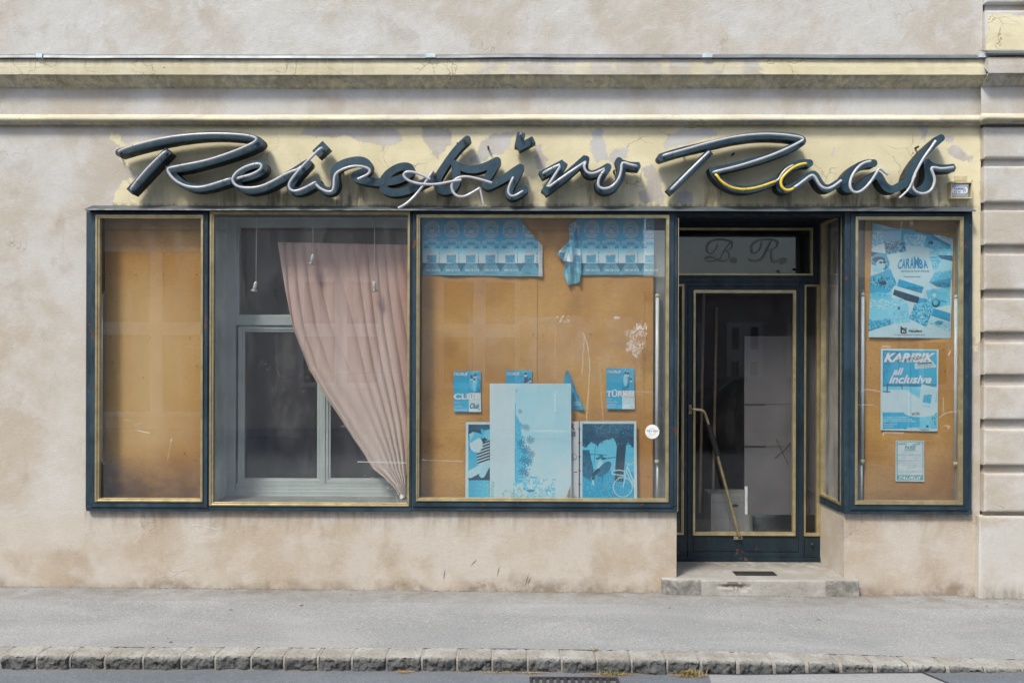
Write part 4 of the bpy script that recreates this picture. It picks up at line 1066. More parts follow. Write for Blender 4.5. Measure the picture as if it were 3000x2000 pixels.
tubep(lb2, 2350, [(1535,245),(1470,340),(1390,450),(1330,560),(1280,660),(1262,750),(1280,810),(1340,850),(1410,855),(1480,820),(1520,740),(1520,660),(1480,570),(1500,548),(1600,570),(1740,550)], off=-.035, ends=False)
tubep(lb2, 2350, [(1300,640),(1255,740),(1220,810),(1115,905)], off=-.05, ends=False, r=.0078)
for par, ox, x, y, a in ((lR,300,350,302,-25),(lR,300,1692,190,15),(lR,300,895,532,-17),(lR,300,1385,710,-20),(lR,300,648,430,-48),(lR,300,395,710,-48),(le,300,1755,508,10),(le,300,1625,660,-20),(le,300,2075,645,-30),(li,800,405,765,-25),(ls,800,565,810,30),(ls,800,1050,545,10),
    (lr_,1500,465,555,-25),(lr_,1500,520,708,-35),(lo_,1500,1025,625,-60),(lR2,1900,270,385,-15),(lR2,1900,620,440,-45),(lR2,1900,350,712,-45),(lR2,1900,1115,805,0),(la1,1900,1665,790,-30),(la1,1900,2165,745,-35),(la2,2350,742,488,-25),(lb2,2350,1660,565,-5)):
    clip(par, ox, x, y, -a)
# empty electrode holes in the letter faces
def hole(par, ox, x, y, r=.0125):
    p = P(ox+x/3.92, 350+y/3.92, SY-.0015); obj('electrode_hole', MB().lathe([(r,0),(r,.0012)], (p[0], SY+(-.0012), p[2]), 18, M=Matrix.Rotation(math.pi/2, 3, 'X')), M_dark, par)
hole(lb, 1100, 1025, 250); hole(lu, 1100, 1783, 245); hole(lR2, 1900, 765, 615, .011)
p = P(1100+1665/3.92, 350+185/3.92, SY); obj('electrode_stub', MB().tube([(p[0],SY,p[2]),(p[0]+.003,SY-.03,p[2]+.004)], .009, 10), M_lav, lu, smooth=True)
p = P(1100+680/3.92, 350+640/3.92, SY); obj('electrode_stub', MB().tube([(p[0],SY+.01,p[2]),(p[0]-.012,SY-.03,p[2]+.006)], .011, 10), plain('rusty_stub', (.35,.2,.12), .6), lb, smooth=True)

# ================================================================== TEXT
_tc = {}
def glyphs(s, shear=0.0, bold=0.0, sp=1.0):
    k = (s, shear, bold, sp)
    if k in _tc: return _tc[k]
    cu_ = bpy.data.curves.new('t', 'FONT'); cu_.body = s; cu_.shear = shear; cu_.offset = bold; cu_.resolution_u = 4; cu_.space_character = sp
    o = bpy.data.objects.new('t', cu_); C.objects.link(o); bpy.context.view_layer.update()
    me = bpy.data.meshes.new_from_object(o.evaluated_get(bpy.context.evaluated_depsgraph_get()))
    v = np.array([tuple(q.co) for q in me.vertices]); f = [tuple(p_.vertices) for p_ in me.polygons]
    C.objects.unlink(o); bpy.data.objects.remove(o); bpy.data.curves.remove(cu_); bpy.data.meshes.remove(me)
    v = v[:, :2]; v = (v-v.min(0))/(np.ptp(v, 0)+1e-9); _tc[k] = (v, f); return _tc[k]
def txt(m, s, box, Y, shear=0, bold=0.0, rot=0, warp=None, sp=1.0, quad=None):
    """text fitted to the pixel box (l,t,r,b) or the quad of photo pixels TL,TR,BR,BL"""
    v, f = glyphs(s, shear, bold, sp); u, t = v[:, 0], 1-v[:, 1]
    if quad is not None:
        (ax, ay), (bx, by), (cx, cy), (dx, dy) = quad
        px = (ax*(1-u)+bx*u)*(1-t)+(dx*(1-u)+cx*u)*t; py = (ay*(1-u)+by*u)*(1-t)+(dy*(1-u)+cy*u)*t
    else:
        l_, t_, r_, b_ = box; px = l_+(r_-l_)*u; py = t_+(b_-t_)*t
        if rot:
            cx, cy = (l_+r_)/2, (t_+b_)/2; a = math.radians(rot); qx = px-cx; qy = py-cy; px = cx+qx*math.cos(a)-qy*math.sin(a); py = cy+qx*math.sin(a)+qy*math.cos(a)
    yy = Y(px, py) if callable(Y) else Y
    m.add(PA(px, py, yy), [q[::-1] for q in f]); return m
def tobj(name, m, mat_, par): return obj(name, m, mat_, par, fixn=False)

# small enamel maker's box beside the sign
bx = empty('transformer_box', (PX(2817,-.04), -.02, PZ(583,-.04))); tag(bx, 'small cream metal box with maker plate at right end of the sign', 'box')
m = MB(); a = RC(2786, 2848, 532, 582, -.05)
m.box(a[0], a[1], -.012, .004, a[2], a[3]); m.box(a[0], a[1], -.055, -.0125, a[2], a[2]+.010); m.box(a[0], a[1], -.055, -.0125, a[3]-.012, a[3]); m.box(a[0], a[0]+.006, -.055, -.0125, a[2]+.0105, a[3]-.0125); m.box(a[1]-.006, a[1], -.055, -.0125, a[2]+.0105, a[3]-.0125)
q = RC(2799, 2836, 514, 529, -.02); m.box(q[0], q[1], -.008, .004, q[2], q[3])
M_cream2 = plain('cream_enamel', (.56,.49,.30), .5, 0, .15)
obj('housing', m, M_cream2, bx, bevel=.0015)
a = RC(2788, 2837, 538, 576, -.045); obj('grey_plate', MB().box(a[0], a[1], -.047, -.043, a[2], a[3]), plain('plate_grey', (.33,.36,.38), .5), bx)
a = RC(2839, 2843, 538, 576, -.03); obj('dark_gap', MB().box(a[0], a[1], -.014, -.0125, a[2], a[3]), M_dark, bx)
def octo(l, t, r, b_, c, Y, th): 
    pts = [(l+c,t),(r-c,t),(r,t+c),(r,b_-c),(r-c,b_),(l+c,b_),(l,b_-c),(l,t+c)]; return MB().prism([(P(x,y,Y)[0], P(x,y,Y)[2]) for x, y in pts], Y, Y+th)
M_bl = plain('royal_blue_print', (.015,.06,.22), .5, 0, .05)
pl_ = obj('maker_plate', octo(2789, 546.5, 2836, 568.5, 4, -.0485, .0013), M_bl, bx); obj('plate_face', octo(2790, 547.5, 2835, 567.5, 4, -.0495, .0009), M_white, pl_)
m = MB(); txt(m, 'RAMMEL', (2795.5,549.3,2830,556), -.0500, 0, .012); txt(m, '82·81·77', (2794.5,559,2830,565.8), -.0500, 0, .012); a = RC(2801, 2830, 556.8, 557.6, -.05); m.box(a[0], a[1], -.0500, -.0497, a[2], a[3]); tobj('lettering', m, M_bl, pl_)
m = MB(); p = P(2847, 532, -.05); m.tube([(p[0]+.004*math.cos(k), -.05, p[2]+.002+.009*math.sin(k)) for k in np.linspace(-2.4,2.4,14)], .0018, 6); obj('latch_hook', m, M_iron, bx)

# ================================================================== POSTERS
def sheet(name, quad, Yfn, paint_fn, label, cat, group=None, res=1.2, mat_=M_print, th=.0008, clipf=None):
    """printed sheet; quad TL,TR,BR,BL in photo pixels; paint_fn(px,py,u,v)->rgb"""
    (ax, ay), (bx_, by), (cx, cy), (dx, dy) = quad
    W0 = max(math.hypot(bx_-ax, by-ay), math.hypot(cx-dx, cy-dy)); H0 = max(math.hypot(dx-ax, dy-ay), math.hypot(cx-bx_, cy-by))
    nu, nv = int(W0/res)+2, int(H0/res)+2
    U, V = np.meshgrid(np.linspace(0,1,nu), np.linspace(0,1,nv))
    px = (ax*(1-U)+bx_*U)*(1-V)+(dx*(1-U)+cx*U)*V; py = (ay*(1-U)+by*U)*(1-V)+(dy*(1-U)+cy*U)*V
    Yv = Yfn(px, py) if callable(Yfn) else np.full(px.shape, Yfn)
    pts = PA(px, py, Yv); m = gridmesh(pts)
    if clipf is not None:
        keep = clipf(px, py).ravel(); m.f = [f for f in m.f if all(keep[i] for i in f)]
    col = paint_fn(px, py, U, V).reshape(-1, 3)
    o = obj(name, m, mat_, None, smooth=True, attrs=dict(col=col), fixn=False)
    so = o.modifiers.new('thickness', 'SOLIDIFY'); so.thickness = th; so.offset = 0
    tag(o, label, cat, group); return o
BY = .078      # paper plane in front of the boards
def K(ox, oy, s): return lambda x, y: (ox+x/s, oy+y/s)
# --- CITYTOURING frieze, painted in crop coordinates of (1220,620) at 5.88
def city(px, py, x0, per=57.35):
    """one printed column repeats along the strip; local crop coords"""
    lx = ((px-x0) % per)*5.88; ly = (py-620)*5.88
    t = np.interp(ly, [120,300,470,560,660,760,885], [.43,.46,.48,.55,.74,.93,.96])
    c = duo(t)
    white = np.array([.46,.55,.56]); cy = np.array([.01,.26,.44])
    def put(mask, col): c[mask] = col
    bx_, by_ = 168, 305; r = np.hypot(lx-bx_, ly-by_); an = np.degrees(np.arctan2(by_-ly, lx-bx_))
    put((abs(r-112) < 26) & (an > 12) & (an < 168), white); put((abs(r-112) < 24) & (an < -42) & (an > -138), white)
    put((abs(r-116) < 14) & (((an > -32) & (an < 4)) | (an > 176) | (an < -148)), white)
    put((abs(r-150) < 4) & (((an > -160) & (an < -20)) | ((an > 50) & (an < 130))), white)
    put((abs(r-70) < 4), white)
    put((abs(lx-bx_) < 38) & (abs(ly-280) < 34), white); put((abs(lx-bx_) < 30) & (abs(ly-280) < 20), cy); put((abs(lx-bx_) < 14) & (abs(ly-280) < 6), white*.6)
    put((abs(lx-bx_) < 40) & (abs(ly-338) < 14), white); put((abs(lx-bx_) < 30) & (abs(ly-360) < 4), white)
    # three little photographs
    for a, b_, q, w_, s_ in ((16,112,505,135,3),(222,312,512,130,5),(90,244,480,98,7)):
        put((lx > a) & (lx < b_) & (ly > q) & (ly < q+w_), white)
        mm = (lx > a+6) & (lx < b_-6) & (ly > q+6) & (ly < q+w_-6); ph = fbm(px*.9+s_*11, py*.9, 3, s_)
        tt = .30+.5*(1-(ly-q)/w_)+.35*(ph-.5); c[mm] = duo(tt)[mm]
    put((abs(lx-168) < 8+(ly-590)*.35) & (ly > 595) & (ly < 636), white)
    # coach
    put((abs(lx-160) < 86) & (ly > 684) & (ly < 884), white*1.12)
    sk = 745+fbm(lx/18, lx*0, 3, 5)*60-28
    put((abs(lx-160) < 82) & (ly > sk) & (ly < 876), np.array([.07,.33,.50]))
    put((abs(abs(lx-160)-62) < 14) & (abs(ly-842) < 6), white); put((abs(lx-160) < 60) & (abs(ly-800) < 2), white)
    put((abs(lx-160) < 62) & (abs(ly-697) < 3), np.array([.10,.16,.2]))
    wordm = (abs(lx-290) < 7) & (ly > 695) & (ly < 880) & (fbm(py*2.2, px*0, 2, 3) > .42); put(wordm, np.array([.05,.09,.12]))
    # trapezoids with the phone line
    band = ly > 890
    put(band, np.array([.03,.16,.24])); edge = 160*.55+(ly-900)*.62
    put(band & (abs(lx-166) < edge), np.array([.10,.36,.48])); put(band & (ly > 1040), np.array([.14,.40,.50]))
    put((abs(ly-890) < 4), np.array([.03,.07,.1]))
    for yy, hw in ((917,95),(938,38),(962,62),(1052,95),(1078,145)):
        put(band & (abs(ly-yy) < 4.5) & (abs(lx-166) < hw) & (fbm(px*1.6, py*.2, 2, int(yy)) > .38), np.array([.05,.14,.2]))
    return c
def paintA(px, py, U, V):
    c = city(px, py, 1237.5)
    st = px > 1578+0*py; c[st] = np.array([.50,.56,.57]); k = st & (abs(px-1584.5) < 2.5) & (fbm(px*.5, py*.32, 2, 5) > .58); c[k] = np.array([.3,.36,.38])
    return c
YA = lambda px, py: BY-.004-.006*np.exp(-((px-1533)/16)**2)*np.clip((py-740)/60, 0, 1)*2-.010*np.clip((px-1540)/50, 0, 1)*np.clip((py-700)/110, 0, 1)-.004*np.sin(px/23)*np.clip((py-760)/50, 0, 1)-.002*np.sin(px/14+py/30)
qa = [(1236,640),(1589,641),(1589.5,810),(1238,806)]
clipA = lambda px, py: ~(((px > 1524) & (py < 643+(px-1524)*1.20) & (px < 1575)) | ((px >= 1575) & (py < 704+(px-1575)*1.0)))
pA = sheet('poster_strip', qa, YA, paintA, 'long blue coach tour poster strip with torn upper right corner, upper left of window', 'poster', 'coach tour poster strips', 1.0, clipf=clipA)

def paintB(px, py, U, V): return city(px, py, 1704.5-57.35*1)
YB = lambda px, py: BY-.004-.012*np.exp(-((px-1690)/6)**2)-.002*np.sin(px/15)
pB = sheet('poster_strip', [(1686,641),(1917,640),(1915,806),(1703,806)], YB, paintB, 'blue coach tour poster strip with crumpled left end, upper right of window', 'poster', 'coach tour poster strips', 1.0)
def paintC(px, py, U, V): return city(px+(py-720)*.32+8, py-(px-1670)*.15+4, 1630)
def clipC(px, py):
    return inpoly(px, py, [(1665,660),(1684,648),(1690,640),(1700,700),(1704,800),(1697,828),(1664,836),(1650,800),(1655,773),(1631,743),(1668,703)])
pC = sheet('crumpled_flap', [(1628,638),(1708,638),(1708,838),(1628,838)], lambda px, py: BY-.016-.012*np.sin(px/5+py/60)-.007*np.sin(px/3.1-py/11), paintC, None, None, None, .8, clipf=clipC)
for k in ('label',): 
    if k in pC: del pC[k]
wl = pC.location.copy(); pC.parent = pB; pC.location = wl-pB.location
# readable lettering of the strips
def citytext(par, xs, Y):
    m = MB(); mk = MB()
    for x0 in xs:
        cx, cy = x0+168/5.88, 620+305/5.88
        for s, a0, a1, rr, hh in (('CITYTOURING', 158, 22, 110, 40), ('VIENNA', 222, 318, 110, 36)):
            n_ = len(s)
            for k, ch in enumerate(s):
                a = math.radians(a0+(a1-a0)*k/(n_-1)); r = rr/5.88; px = cx+r*math.cos(a); py = cy-r*math.sin(a)
                up = (math.cos(a), -math.sin(a)) if s[0] == 'C' else (-math.cos(a), math.sin(a)); rt = (-up[1], up[0])
                w_ = (1.1 if ch == 'I' else 3.2)*(1 if s[0] == 'C' else 1.15); h_ = hh/5.88/2
                q = [(px-rt[0]*w_/2+up[0]*h_, py-rt[1]*w_/2+up[1]*h_), (px+rt[0]*w_/2+up[0]*h_, py+rt[1]*w_/2+up[1]*h_), (px+rt[0]*w_/2-up[0]*h_, py+rt[1]*w_/2-up[1]*h_), (px-rt[0]*w_/2-up[0]*h_, py-rt[1]*w_/2-up[1]*h_)]
                txt(mk, ch, None, Y, bold=.01, quad=q)
        txt(m, '894 14 17-0', (x0+64/5.88, 620+990/5.88, x0+303/5.88, 620+1028/5.88), Y, 0, .02)
    tobj('phone_lettering', m, M_white, par); tobj('badge_lettering', mk, M_cyan, par)
citytext(pA, [1237.5+57.35*k for k in range(5)], lambda px, py: YA(px, py)-.002)
citytext(pB, [1704.5+57.35*k for k in range(4)][:4], lambda px, py: YB(px, py)-.002)

# --- brochures pinned to the board
kb3 = K(1300, 1060, 3.733)
def figures(px, py, x0, y0, x1, y1, seed):
    """a small photograph of people: light faces and clothes over darker ground"""
    u = (px-x0)/(x1-x0); v = (py-y0)/(y1-y0); t = .30+.35*fbm(px/4, py/4, 3, seed)-.1*v
    rs_ = np.random.default_rng(seed)
    for _ in range(5):
        a, b_ = rs_.uniform(.15,.85), rs_.uniform(.2,.6)
        t = np.where(((u-a)/.17)**2+((v-b_-.25)/.28)**2 < 1, rs_.uniform(.15,.9), t); t = np.where(((u-a)/.10)**2+((v-b_)/.09)**2 < 1, .86, t); t = np.where((((u-a)/.11)**2+((v-b_+.06)/.06)**2 < 1), .12, t)
    return t+.15*(fbm(px*.8, py*.8, 2, seed+3)-.5)
def broch(l, t, r, b_, split, seed, photo_b, label, title, tl, extra, quad=None, blank_white=True, res=.8, dz=0):
    (x0, y0), (x1, y1) = kb3(l, t), kb3(r, b_); xs, _ = kb3(split, 0); _, pb = kb3(0, photo_b)
    def pt(px, py, U, V):
        tt = np.where(px < xs, .46+.03*np.sin(py/30), .93); ph = (px > xs) & (py < pb)
        tt = np.where(ph, figures(px, py, xs, y0, x1, pb, seed), tt); return duo(tt)
    Yf = lambda px, py: BY-.003-.004*np.cos((px-x0)/(x1-x0)*5)*np.clip((y0+16-py)/16, 0, 1)-.005*np.clip((py-y1+14)/14, 0, 1)-dz
    o = sheet('brochure', quad or [(x0,y0),(x1,y0+.5),(x1+1.2,y1),(x0+.8,y1)], Yf, pt, label, 'brochure', 'travel brochures pinned to the tan board', res)
    m = MB()
    Yt = lambda px, py: Yf(px, py)-.002
    a, c = kb3(tl[0], tl[1]), kb3(tl[2], tl[3]); txt(m, 'TAURUS', (a[0], a[1], c[0], c[1]), Yt, .45, .02)
    if title:
        a, c = kb3(title[1], title[2]), kb3(title[3], title[4]); txt(m, title[0], (a[0], a[1], c[0], c[1]), Yt, 0, .03)
    for s, q0, q1, q2, q3 in extra:
        a, c = kb3(q0, q1), kb3(q2, q3); txt(m, s, (a[0], a[1], c[0], c[1]), Yt, .3, 0)
    tobj('lettering', m, M_white, o); return o, Yt
o, Yt = broch(107,100,405,546,275,3,337, 'blue and white CLUB brochure, leftmost on the board, above boy photo', ('CLUB',110,345,400,410), (110,115,262,150), [('Türkei',114,434,172,452),('Tunesien',114,474,204,492),('Griechenland',114,512,254,534)])
m = MB(); a, c = kb3(285,450), kb3(386,508); txt(m, 'Club', (a[0],a[1],c[0],c[1]), Yt, .45, .01); a, c = kb3(372,512), kb3(398,528); txt(m, "'96", (a[0],a[1],c[0],c[1]), Yt, .1, 0)
tobj('script_lettering', m, M_navy, o)
m = MB(); a, c = kb3(276,345), kb3(400,410); txt(m, 'UB', (a[0]-11,a[1]+.6,c[0]+.6,c[1]+.8), lambda px, py: Yt(px, py)+.0008, 0, .03); tobj('letter_shadow', m, plain('grey_print', (.35,.42,.45), .6), o)
broch(680,92,965,330,848,5,330, 'second blue brochure half hidden behind the top of the large pale palm poster', None, (685,112,830,145), [], quad=[kb3(676,92),kb3(967,92),kb3(962,330),kb3(684,330)])
o, Yt = broch(1778,67,2085,515,1950,8,313, 'blue TÜRKEI brochure, rightmost on the board, above the bicycle photo', ('TÜRKEI',1780,300,2080,382), (1785,92,1938,122), [('Antalya',1784,398,1838,414),('Schwarzes Meer',1784,428,1906,446),('Istanbul Reisen',1784,458,1884,474),('Kappadokien',1784,486,1868,500)])
m = MB(); a, c = kb3(1952,300), kb3(2083,382); txt(m, 'KEI', (a[0]-2,a[1]+4.2,c[0]+.4,c[1]+.8), lambda px, py: Yt(px, py)+.0008, 0, .03); a, c = kb3(2040,478), kb3(2074,500); txt(m, "'96", (a[0],a[1],c[0],c[1]), Yt, .1, 0); tobj('letter_shadow', m, plain('grey_print2', (.35,.42,.45), .6), o)
# folded one
def pf(px, py, U, V): return duo(np.where((px-1660)*1.0 < (py-1082)*.21+2, .44, .46)+.02*np.sin(px))
tri = [kb3(1312,235), kb3(1325,130), kb3(1357,80), kb3(1541,525), kb3(1390,526), kb3(1385,260)]
o = sheet('brochure', [kb3(1308,78), kb3(1545,78), kb3(1545,528), kb3(1308,528)], lambda px, py: BY-.004-.006*np.clip((px-1650-(py-1082)*.38)/6, -1, 1), pf, 'folded blue brochure hanging as a narrow triangle right of the pale palm poster', 'brochure', 'travel brochures pinned to the tan board', .8, clipf=lambda px, py: inpoly(px, py, tri))
m = MB(); q = [kb3(1345,95), kb3(1372,95), kb3(1545,515), kb3(1525,515)]
a, c = kb3(1420,430), kb3(1490,450); txt(m, 'TÜRKEI', (a[0],a[1],c[0],c[1]), BY-.012); a, c = kb3(1420,456), kb3(1500,476); txt(m, 'TUNESIEN', (a[0],a[1],c[0],c[1]), BY-.012); tobj('lettering', m, M_white, o)
m = MB(); fp = [kb3(1330,120), kb3(1357,82), kb3(1480,390), kb3(1465,400)]
m.prism([(P(x,y,BY-.014)[0], P(x,y,BY-.014)[2]) for x, y in fp], BY-.0145, BY-.013); obj('folded_edge', m, plain('blue_fold', (.03,.24,.42), .5), o)

# --- framed photo boards standing on the sill
def hb(px, py, x0, y0, x1, y1): return (px > x0) & (px < x1) & (py > y0) & (py < y1)
def kids(px, py, U, V):
    x = (px-1300)*3.733; y = (py-1060)*3.733
    t = np.full(px.shape, .10)+.12*fbm(px/5, py/5, 3, 2)
    ell = lambda cx, cy, rx, ry, v, c=None: np.where(((x-cx)/rx)**2+((y-cy)/ry)**2 < 1, v, t)
    t = ell(480,740,75,90,.55); t = ell(470,700,80,45,.25); t = ell(495,790,60,55,.72)
    t = ell(300,1050,110,190,.42); t = ell(320,1080,60,150,.55)
    st = inpoly(x, y, [(360,1000),(430,880),(500,840),(500,1110),(370,1120)]); t = np.where(st, np.where(np.sin((y+x*.35)/5.2) > .25, .93, .06), t)
    t = ell(355,900,72,85,.95); t = np.where(inpoly(x, y, [(275,880),(285,800),(330,762),(400,780),(445,815),(440,835),(380,830),(300,880)]), .62, t); t = np.where(inpoly(x, y, [(275,790),(320,762),(335,780),(290,870)]), .8, t)
    t = np.where(segd(x, y, 290,1225,480,1120) < 42, .88, t); t = np.where(segd(x, y, 420,1230,470,1130) < 34, .84, t)
    t = np.where(y > 1290, .45+.35*fbm(px/3, py/3, 3, 8)*np.clip((x-240)/200, .4, 1.2), t)
    t = t+.08*(fbm(px*.9, py*.9, 3, 5)-.5)
    m_ = (x < 270) | (y < 682); t = np.where(m_, .95, t); return duo(t)
a = [kb3(242,657), kb3(506,657), kb3(506,1490), kb3(236,1490)]
o = sheet('photo_poster', a, .050, kids, 'framed blue photo of a boy in a cap, left behind the pale palm poster', 'poster', None, .8, M_gloss, .004)
def palm(px, py, U, V):
    x = (px-1300)*3.733; y = (py-1060)*3.733
    sk = .83+.08*fbm(px/40, py/40, 3, 3)+.13*np.clip((y-700)/500, 0, 1)*fbm(px/25, py/30, 3, 7)
    strip = .94+.03*fbm(px/14, py/50, 3, 1)
    t = np.where(x < 783, strip, sk)
    # palm grove turned on its side along the strip edge
    wd = np.interp(y, [560,650,700,760,850,900,1000,1080,1200,1300,1340], [0,60,110,70,120,110,190,200,150,140,0])
    rag = fbm(px/3.2, py/3.2, 4, 6); gr = (x > 783) & (x-783 < wd*(.25+1.1*rag)); t = np.where(gr, .26+.66*fbm(px/1.6, py/1.6, 3, 9), t)
    rs_ = np.random.default_rng(3); f3_ = fbm(px/1.2, py/1.2, 2, 8)
    for cx, cy, r in [(835,540,30),(945,850,52),(905,720,45),(900,960,60),(960,1010,45),(880,1070,60),(930,1090,50),(850,890,50),(870,1190,55),(910,1230,35)]:
        rr = np.hypot(x-cx, y-cy); an = np.arctan2(y-cy, x-cx); fr_ = np.abs(np.sin(an*4.5+cx+rr*.012)); t = np.where((rr < r*1.15*(.6+.4*vnoise(an*3+cx, an*0, 3))) & (fr_ > .55+.42*rr/r), .10+.35*f3_, t)
    t = np.where((abs(x-783) < 4) & (y > 450) & (y < 1340), .5, t)
    # water-damaged foot
    wv = fbm(px/9, py/9, 4, 4); foot = np.clip((y-1270)/120, 0, 1); blot = (wv > .5) & (foot > .05) & (x > 760) & (x < 1230-0*x)
    t = np.where(blot, np.clip(.55+.45*np.abs(wv-.56)*9, .5, .97), t); t = np.where((foot > 0) & ~blot, np.minimum(t+.15*foot, .93), t)
    for cx, cy, r0 in ((985,1300,62),(1010,1430,80),(1130,1460,70),(880,1440,60),(700,1460,50),(810,1440,45),(1170,1420,40)):
        rr = np.hypot(x-cx, (y-cy))*(1+1.3*(fbm(px/7, py/7, 4, int(cx))-.5)); t = np.where((abs(rr-r0) < 4) & (y < 1480) & (fbm(px/9, py/9, 2, 5) > .42), .62 if cx > 860 else .80, t)
    for cx, cy, rx, ry, v in ((950,1405,45,16,.40),(985,1262,45,9,.55),(885,1385,16,12,.55),(1300-470,1300,40,20,.58)): t = np.where(((x-cx)/rx)**2+((y-cy)/ry)**2 < 1, v, t)
    t = np.where(inpoly(x, y, [(765,318),(830,290),(838,292),(795,347)]), .86, t); t = np.where(inpoly(x, y, [(795,300),(810,296),(800,330),(788,334)]), .55, t)
    t = np.where((x < 575) & (y > 1185), .95, t)
    c = duo(t); br = (rag*60+abs(x-700)*.15 < 22+0*x) & False
    tear = x-1395 > -(60*np.clip((y-1330)/150, 0, 1))*(.4+1.0*fbm(px/4, py/4, 3, 2)); tear &= y > 1330; c[tear] = np.array([.30,.24,.16])
    for cx, cy, r0 in ((700,1455,48),(810,1440,50)):
        rr = np.hypot(x-cx, y-cy)*(1+1.2*(fbm(px/6, py/6, 4, 77)-.5)); k = (abs(rr-r0) < 4); c[k] = np.array([.42,.40,.32])
    ed = (x < 509) | (y < 241) | (x > 1388); c[ed] = np.array([.60,.70,.70]); return c
a = [kb3(503,236), kb3(1393,236), kb3(1396,1490), kb3(506,1490)]
o = sheet('photo_poster', a, .020, palm, 'large pale blue palm beach poster with water stained bottom, standing in centre of window', 'poster', None, .75, M_gloss, .006)
m = MB(); q0 = kb3(1356,278); q1 = kb3(1356,608); q2 = kb3(1339,608); q3 = kb3(1339,278); txt(m, 'Wir machen Ferien.', None, .0155, quad=[q0,q1,q2,q3]); tobj('lettering', m, M_white, o)
m = MB(); q0 = kb3(556,1302); q1 = kb3(556,1478); q2 = kb3(518,1478); q3 = kb3(518,1302); txt(m, 'Mona', None, .0155, shear=.2, quad=[q0,q1,q2,q3]); tobj('side_lettering', m, plain('pale_teal_print', (.22,.48,.52), .5), o)
def hammock(px, py, U, V):
    x = (px-1300)*3.733; y = (py-1060)*3.733
    t = .42+.35*(fbm(px/1.8, py/3.5, 4, 3)-.4)                         # grass
    t = np.where(y < 1180, .62+.10*fbm(px/10, py/10, 3, 5), t)        # bright meadow
    t = np.where((y < 1200) & (x > 1980), .50+.2*fbm(px/4, py/4, 3, 2), t)
    fo = 850+120*fbm(px/12, px*0, 3, 7)-60*np.exp(-((x-1780)/120)**2)
    t = np.where(y < fo+60*(fbm(px/2.5, py/2.5, 3, 8)-.5), .08+.42*np.clip(fbm(px/2.0, py/2.0, 3, 12)-.18, 0, 1)**1.2, t)
    t = np.where((y < 780) & (x > 1650) & (fbm(px/1.3, py/4, 3, 19) > .66), .5, t)
    t = np.where(inpoly(x, y, [(1515,960),(1590,960),(1640,1180),(1600,1300),(1515,1240)]), .16+.2*fbm(px/3, py/5, 3, 1), t)
    t = np.where(inpoly(x, y, [(1895,900),(1995,900),(1972,1190),(1962,1310),(1870,1300),(1875,1150)]), .09+.06*fbm(px, py/6, 2, 1), t)
    def seg(x1, y1, x2, y2, w_, v):
        nonlocal t
        t = np.where(segd(x, y, x1, y1, x2, y2) < w_, v, t)
    # person with straw hat in a hammock chair
    seg(1600,1008,1775,1014,4,.25); seg(1790,1052,1875,1040,5,.25); seg(1660,920,1640,1120,3,.3)
    t = np.where(((x-1722)/62)**2+((y-1054)/13)**2 < 1, .14, t); t = np.where(((x-1722)/24)**2+((y-1036)/24)**2 < 1, .3, t); t = np.where(((x-1712)/18)**2+((y-1075)/20)**2 < 1, .75, t)
    seg(1712,1100,1695,1175,26,.86)
    t = np.where(((x-1755-(y-1170)*-.55)/62)**2+((y-1170)/85)**2 < 1, np.where(np.sin((x+y)*.28) > .5, .45, .10), t)
    seg(1690,1180,1640,1230,20,.10); seg(1640,1220,1632,1300,13,.10); seg(1632,1295,1632,1330,9,.9); seg(1618,1338,1652,1335,7,.7); seg(1735,1250,1735,1320,3,.3)
    # bicycle
    W2 = .90
    for r0, w_ in ((104,4),): 
        rr = np.hypot(x-1957, y-1368); t = np.where((abs(rr-r0) < w_), W2, t); an = np.arctan2(y-1368, x-1957); t = np.where((rr < 100) & (np.abs(np.sin(an*9)) < .11), .75, t); t = np.where((abs(rr-118) < 4) & (y < 1368) & (x > 1900), .8, t)
    seg(2010,1130,1960,1368,5,W2); seg(2010,1150,2090,1340,7,W2); seg(2000,1200,2085,1370,5,W2); seg(1985,1095,2030,1125,5,.85); seg(2030,1125,2075,1095,4,.85)
    for a_, b_ in (((1842,1188),(1842,1225)),((1842,1225),(1975,1238)),((1842,1188),(1920,1180)),((1920,1180),(1975,1190)),((1975,1190),(1975,1238))): seg(*a_, *b_, 5, W2)
    brd = (x < 1516) | (y < 675) | (x > 2080); return duo(np.where(brd, .95, t))
a = [kb3(1490,648), kb3(2106,648), kb3(2116,1490), kb3(1490,1490)]
o = sheet('photo_poster', a, .050, hammock, 'framed dark blue photo of hammock and white bicycle under trees, right of calendar', 'poster', None, .75, M_gloss, .005)
a = [kb3(1300,650), kb3(1479,650), kb3(1479,1490), kb3(1300,1490)]
o = sheet('wall_calendar', a, .052, lambda px, py, U, V: np.broadcast_to(np.array([.58,.62,.64]), px.shape+(3,)).copy(), 'narrow white spiral bound calendar between palm poster and bicycle photo', 'calendar', None, 2, M_gloss, .004)
m = MB()
for yy in (725,878,1027,1180,1328,1478):
    p = P(*kb3(1485, yy), .046); m.tube([(p[0]+.0095*math.cos(k), .044+.004*math.sin(k*2), p[2]+.0065*math.sin(k)) for k in np.linspace(math.pi*.95, math.pi*2.05, 9)], .0016, 6)
obj('binding_rings', m, M_iron, o)
m = MB(); a, c = kb3(1399,760), kb3(1444,790); txt(m, 'NE', (a[0]-2,a[1]-.5,c[0],c[1]), .0485, 0, .02); a, c = kb3(1399,792), kb3(1444,812); txt(m, 'SE', (a[0]-2,a[1],c[0],c[1]), .0485, 0, .02)
a, c = kb3(1425,1198), kb3(1458,1206); q = RC(a[0], c[0], a[1], c[1], .048); m.box(q[0], q[1], .0478, .0485, q[2], q[3]); a, c = kb3(1402,1470), kb3(1452,1488); txt(m, 'eich', (a[0]-3,a[1]-2,c[0],c[1]-2), .0485)
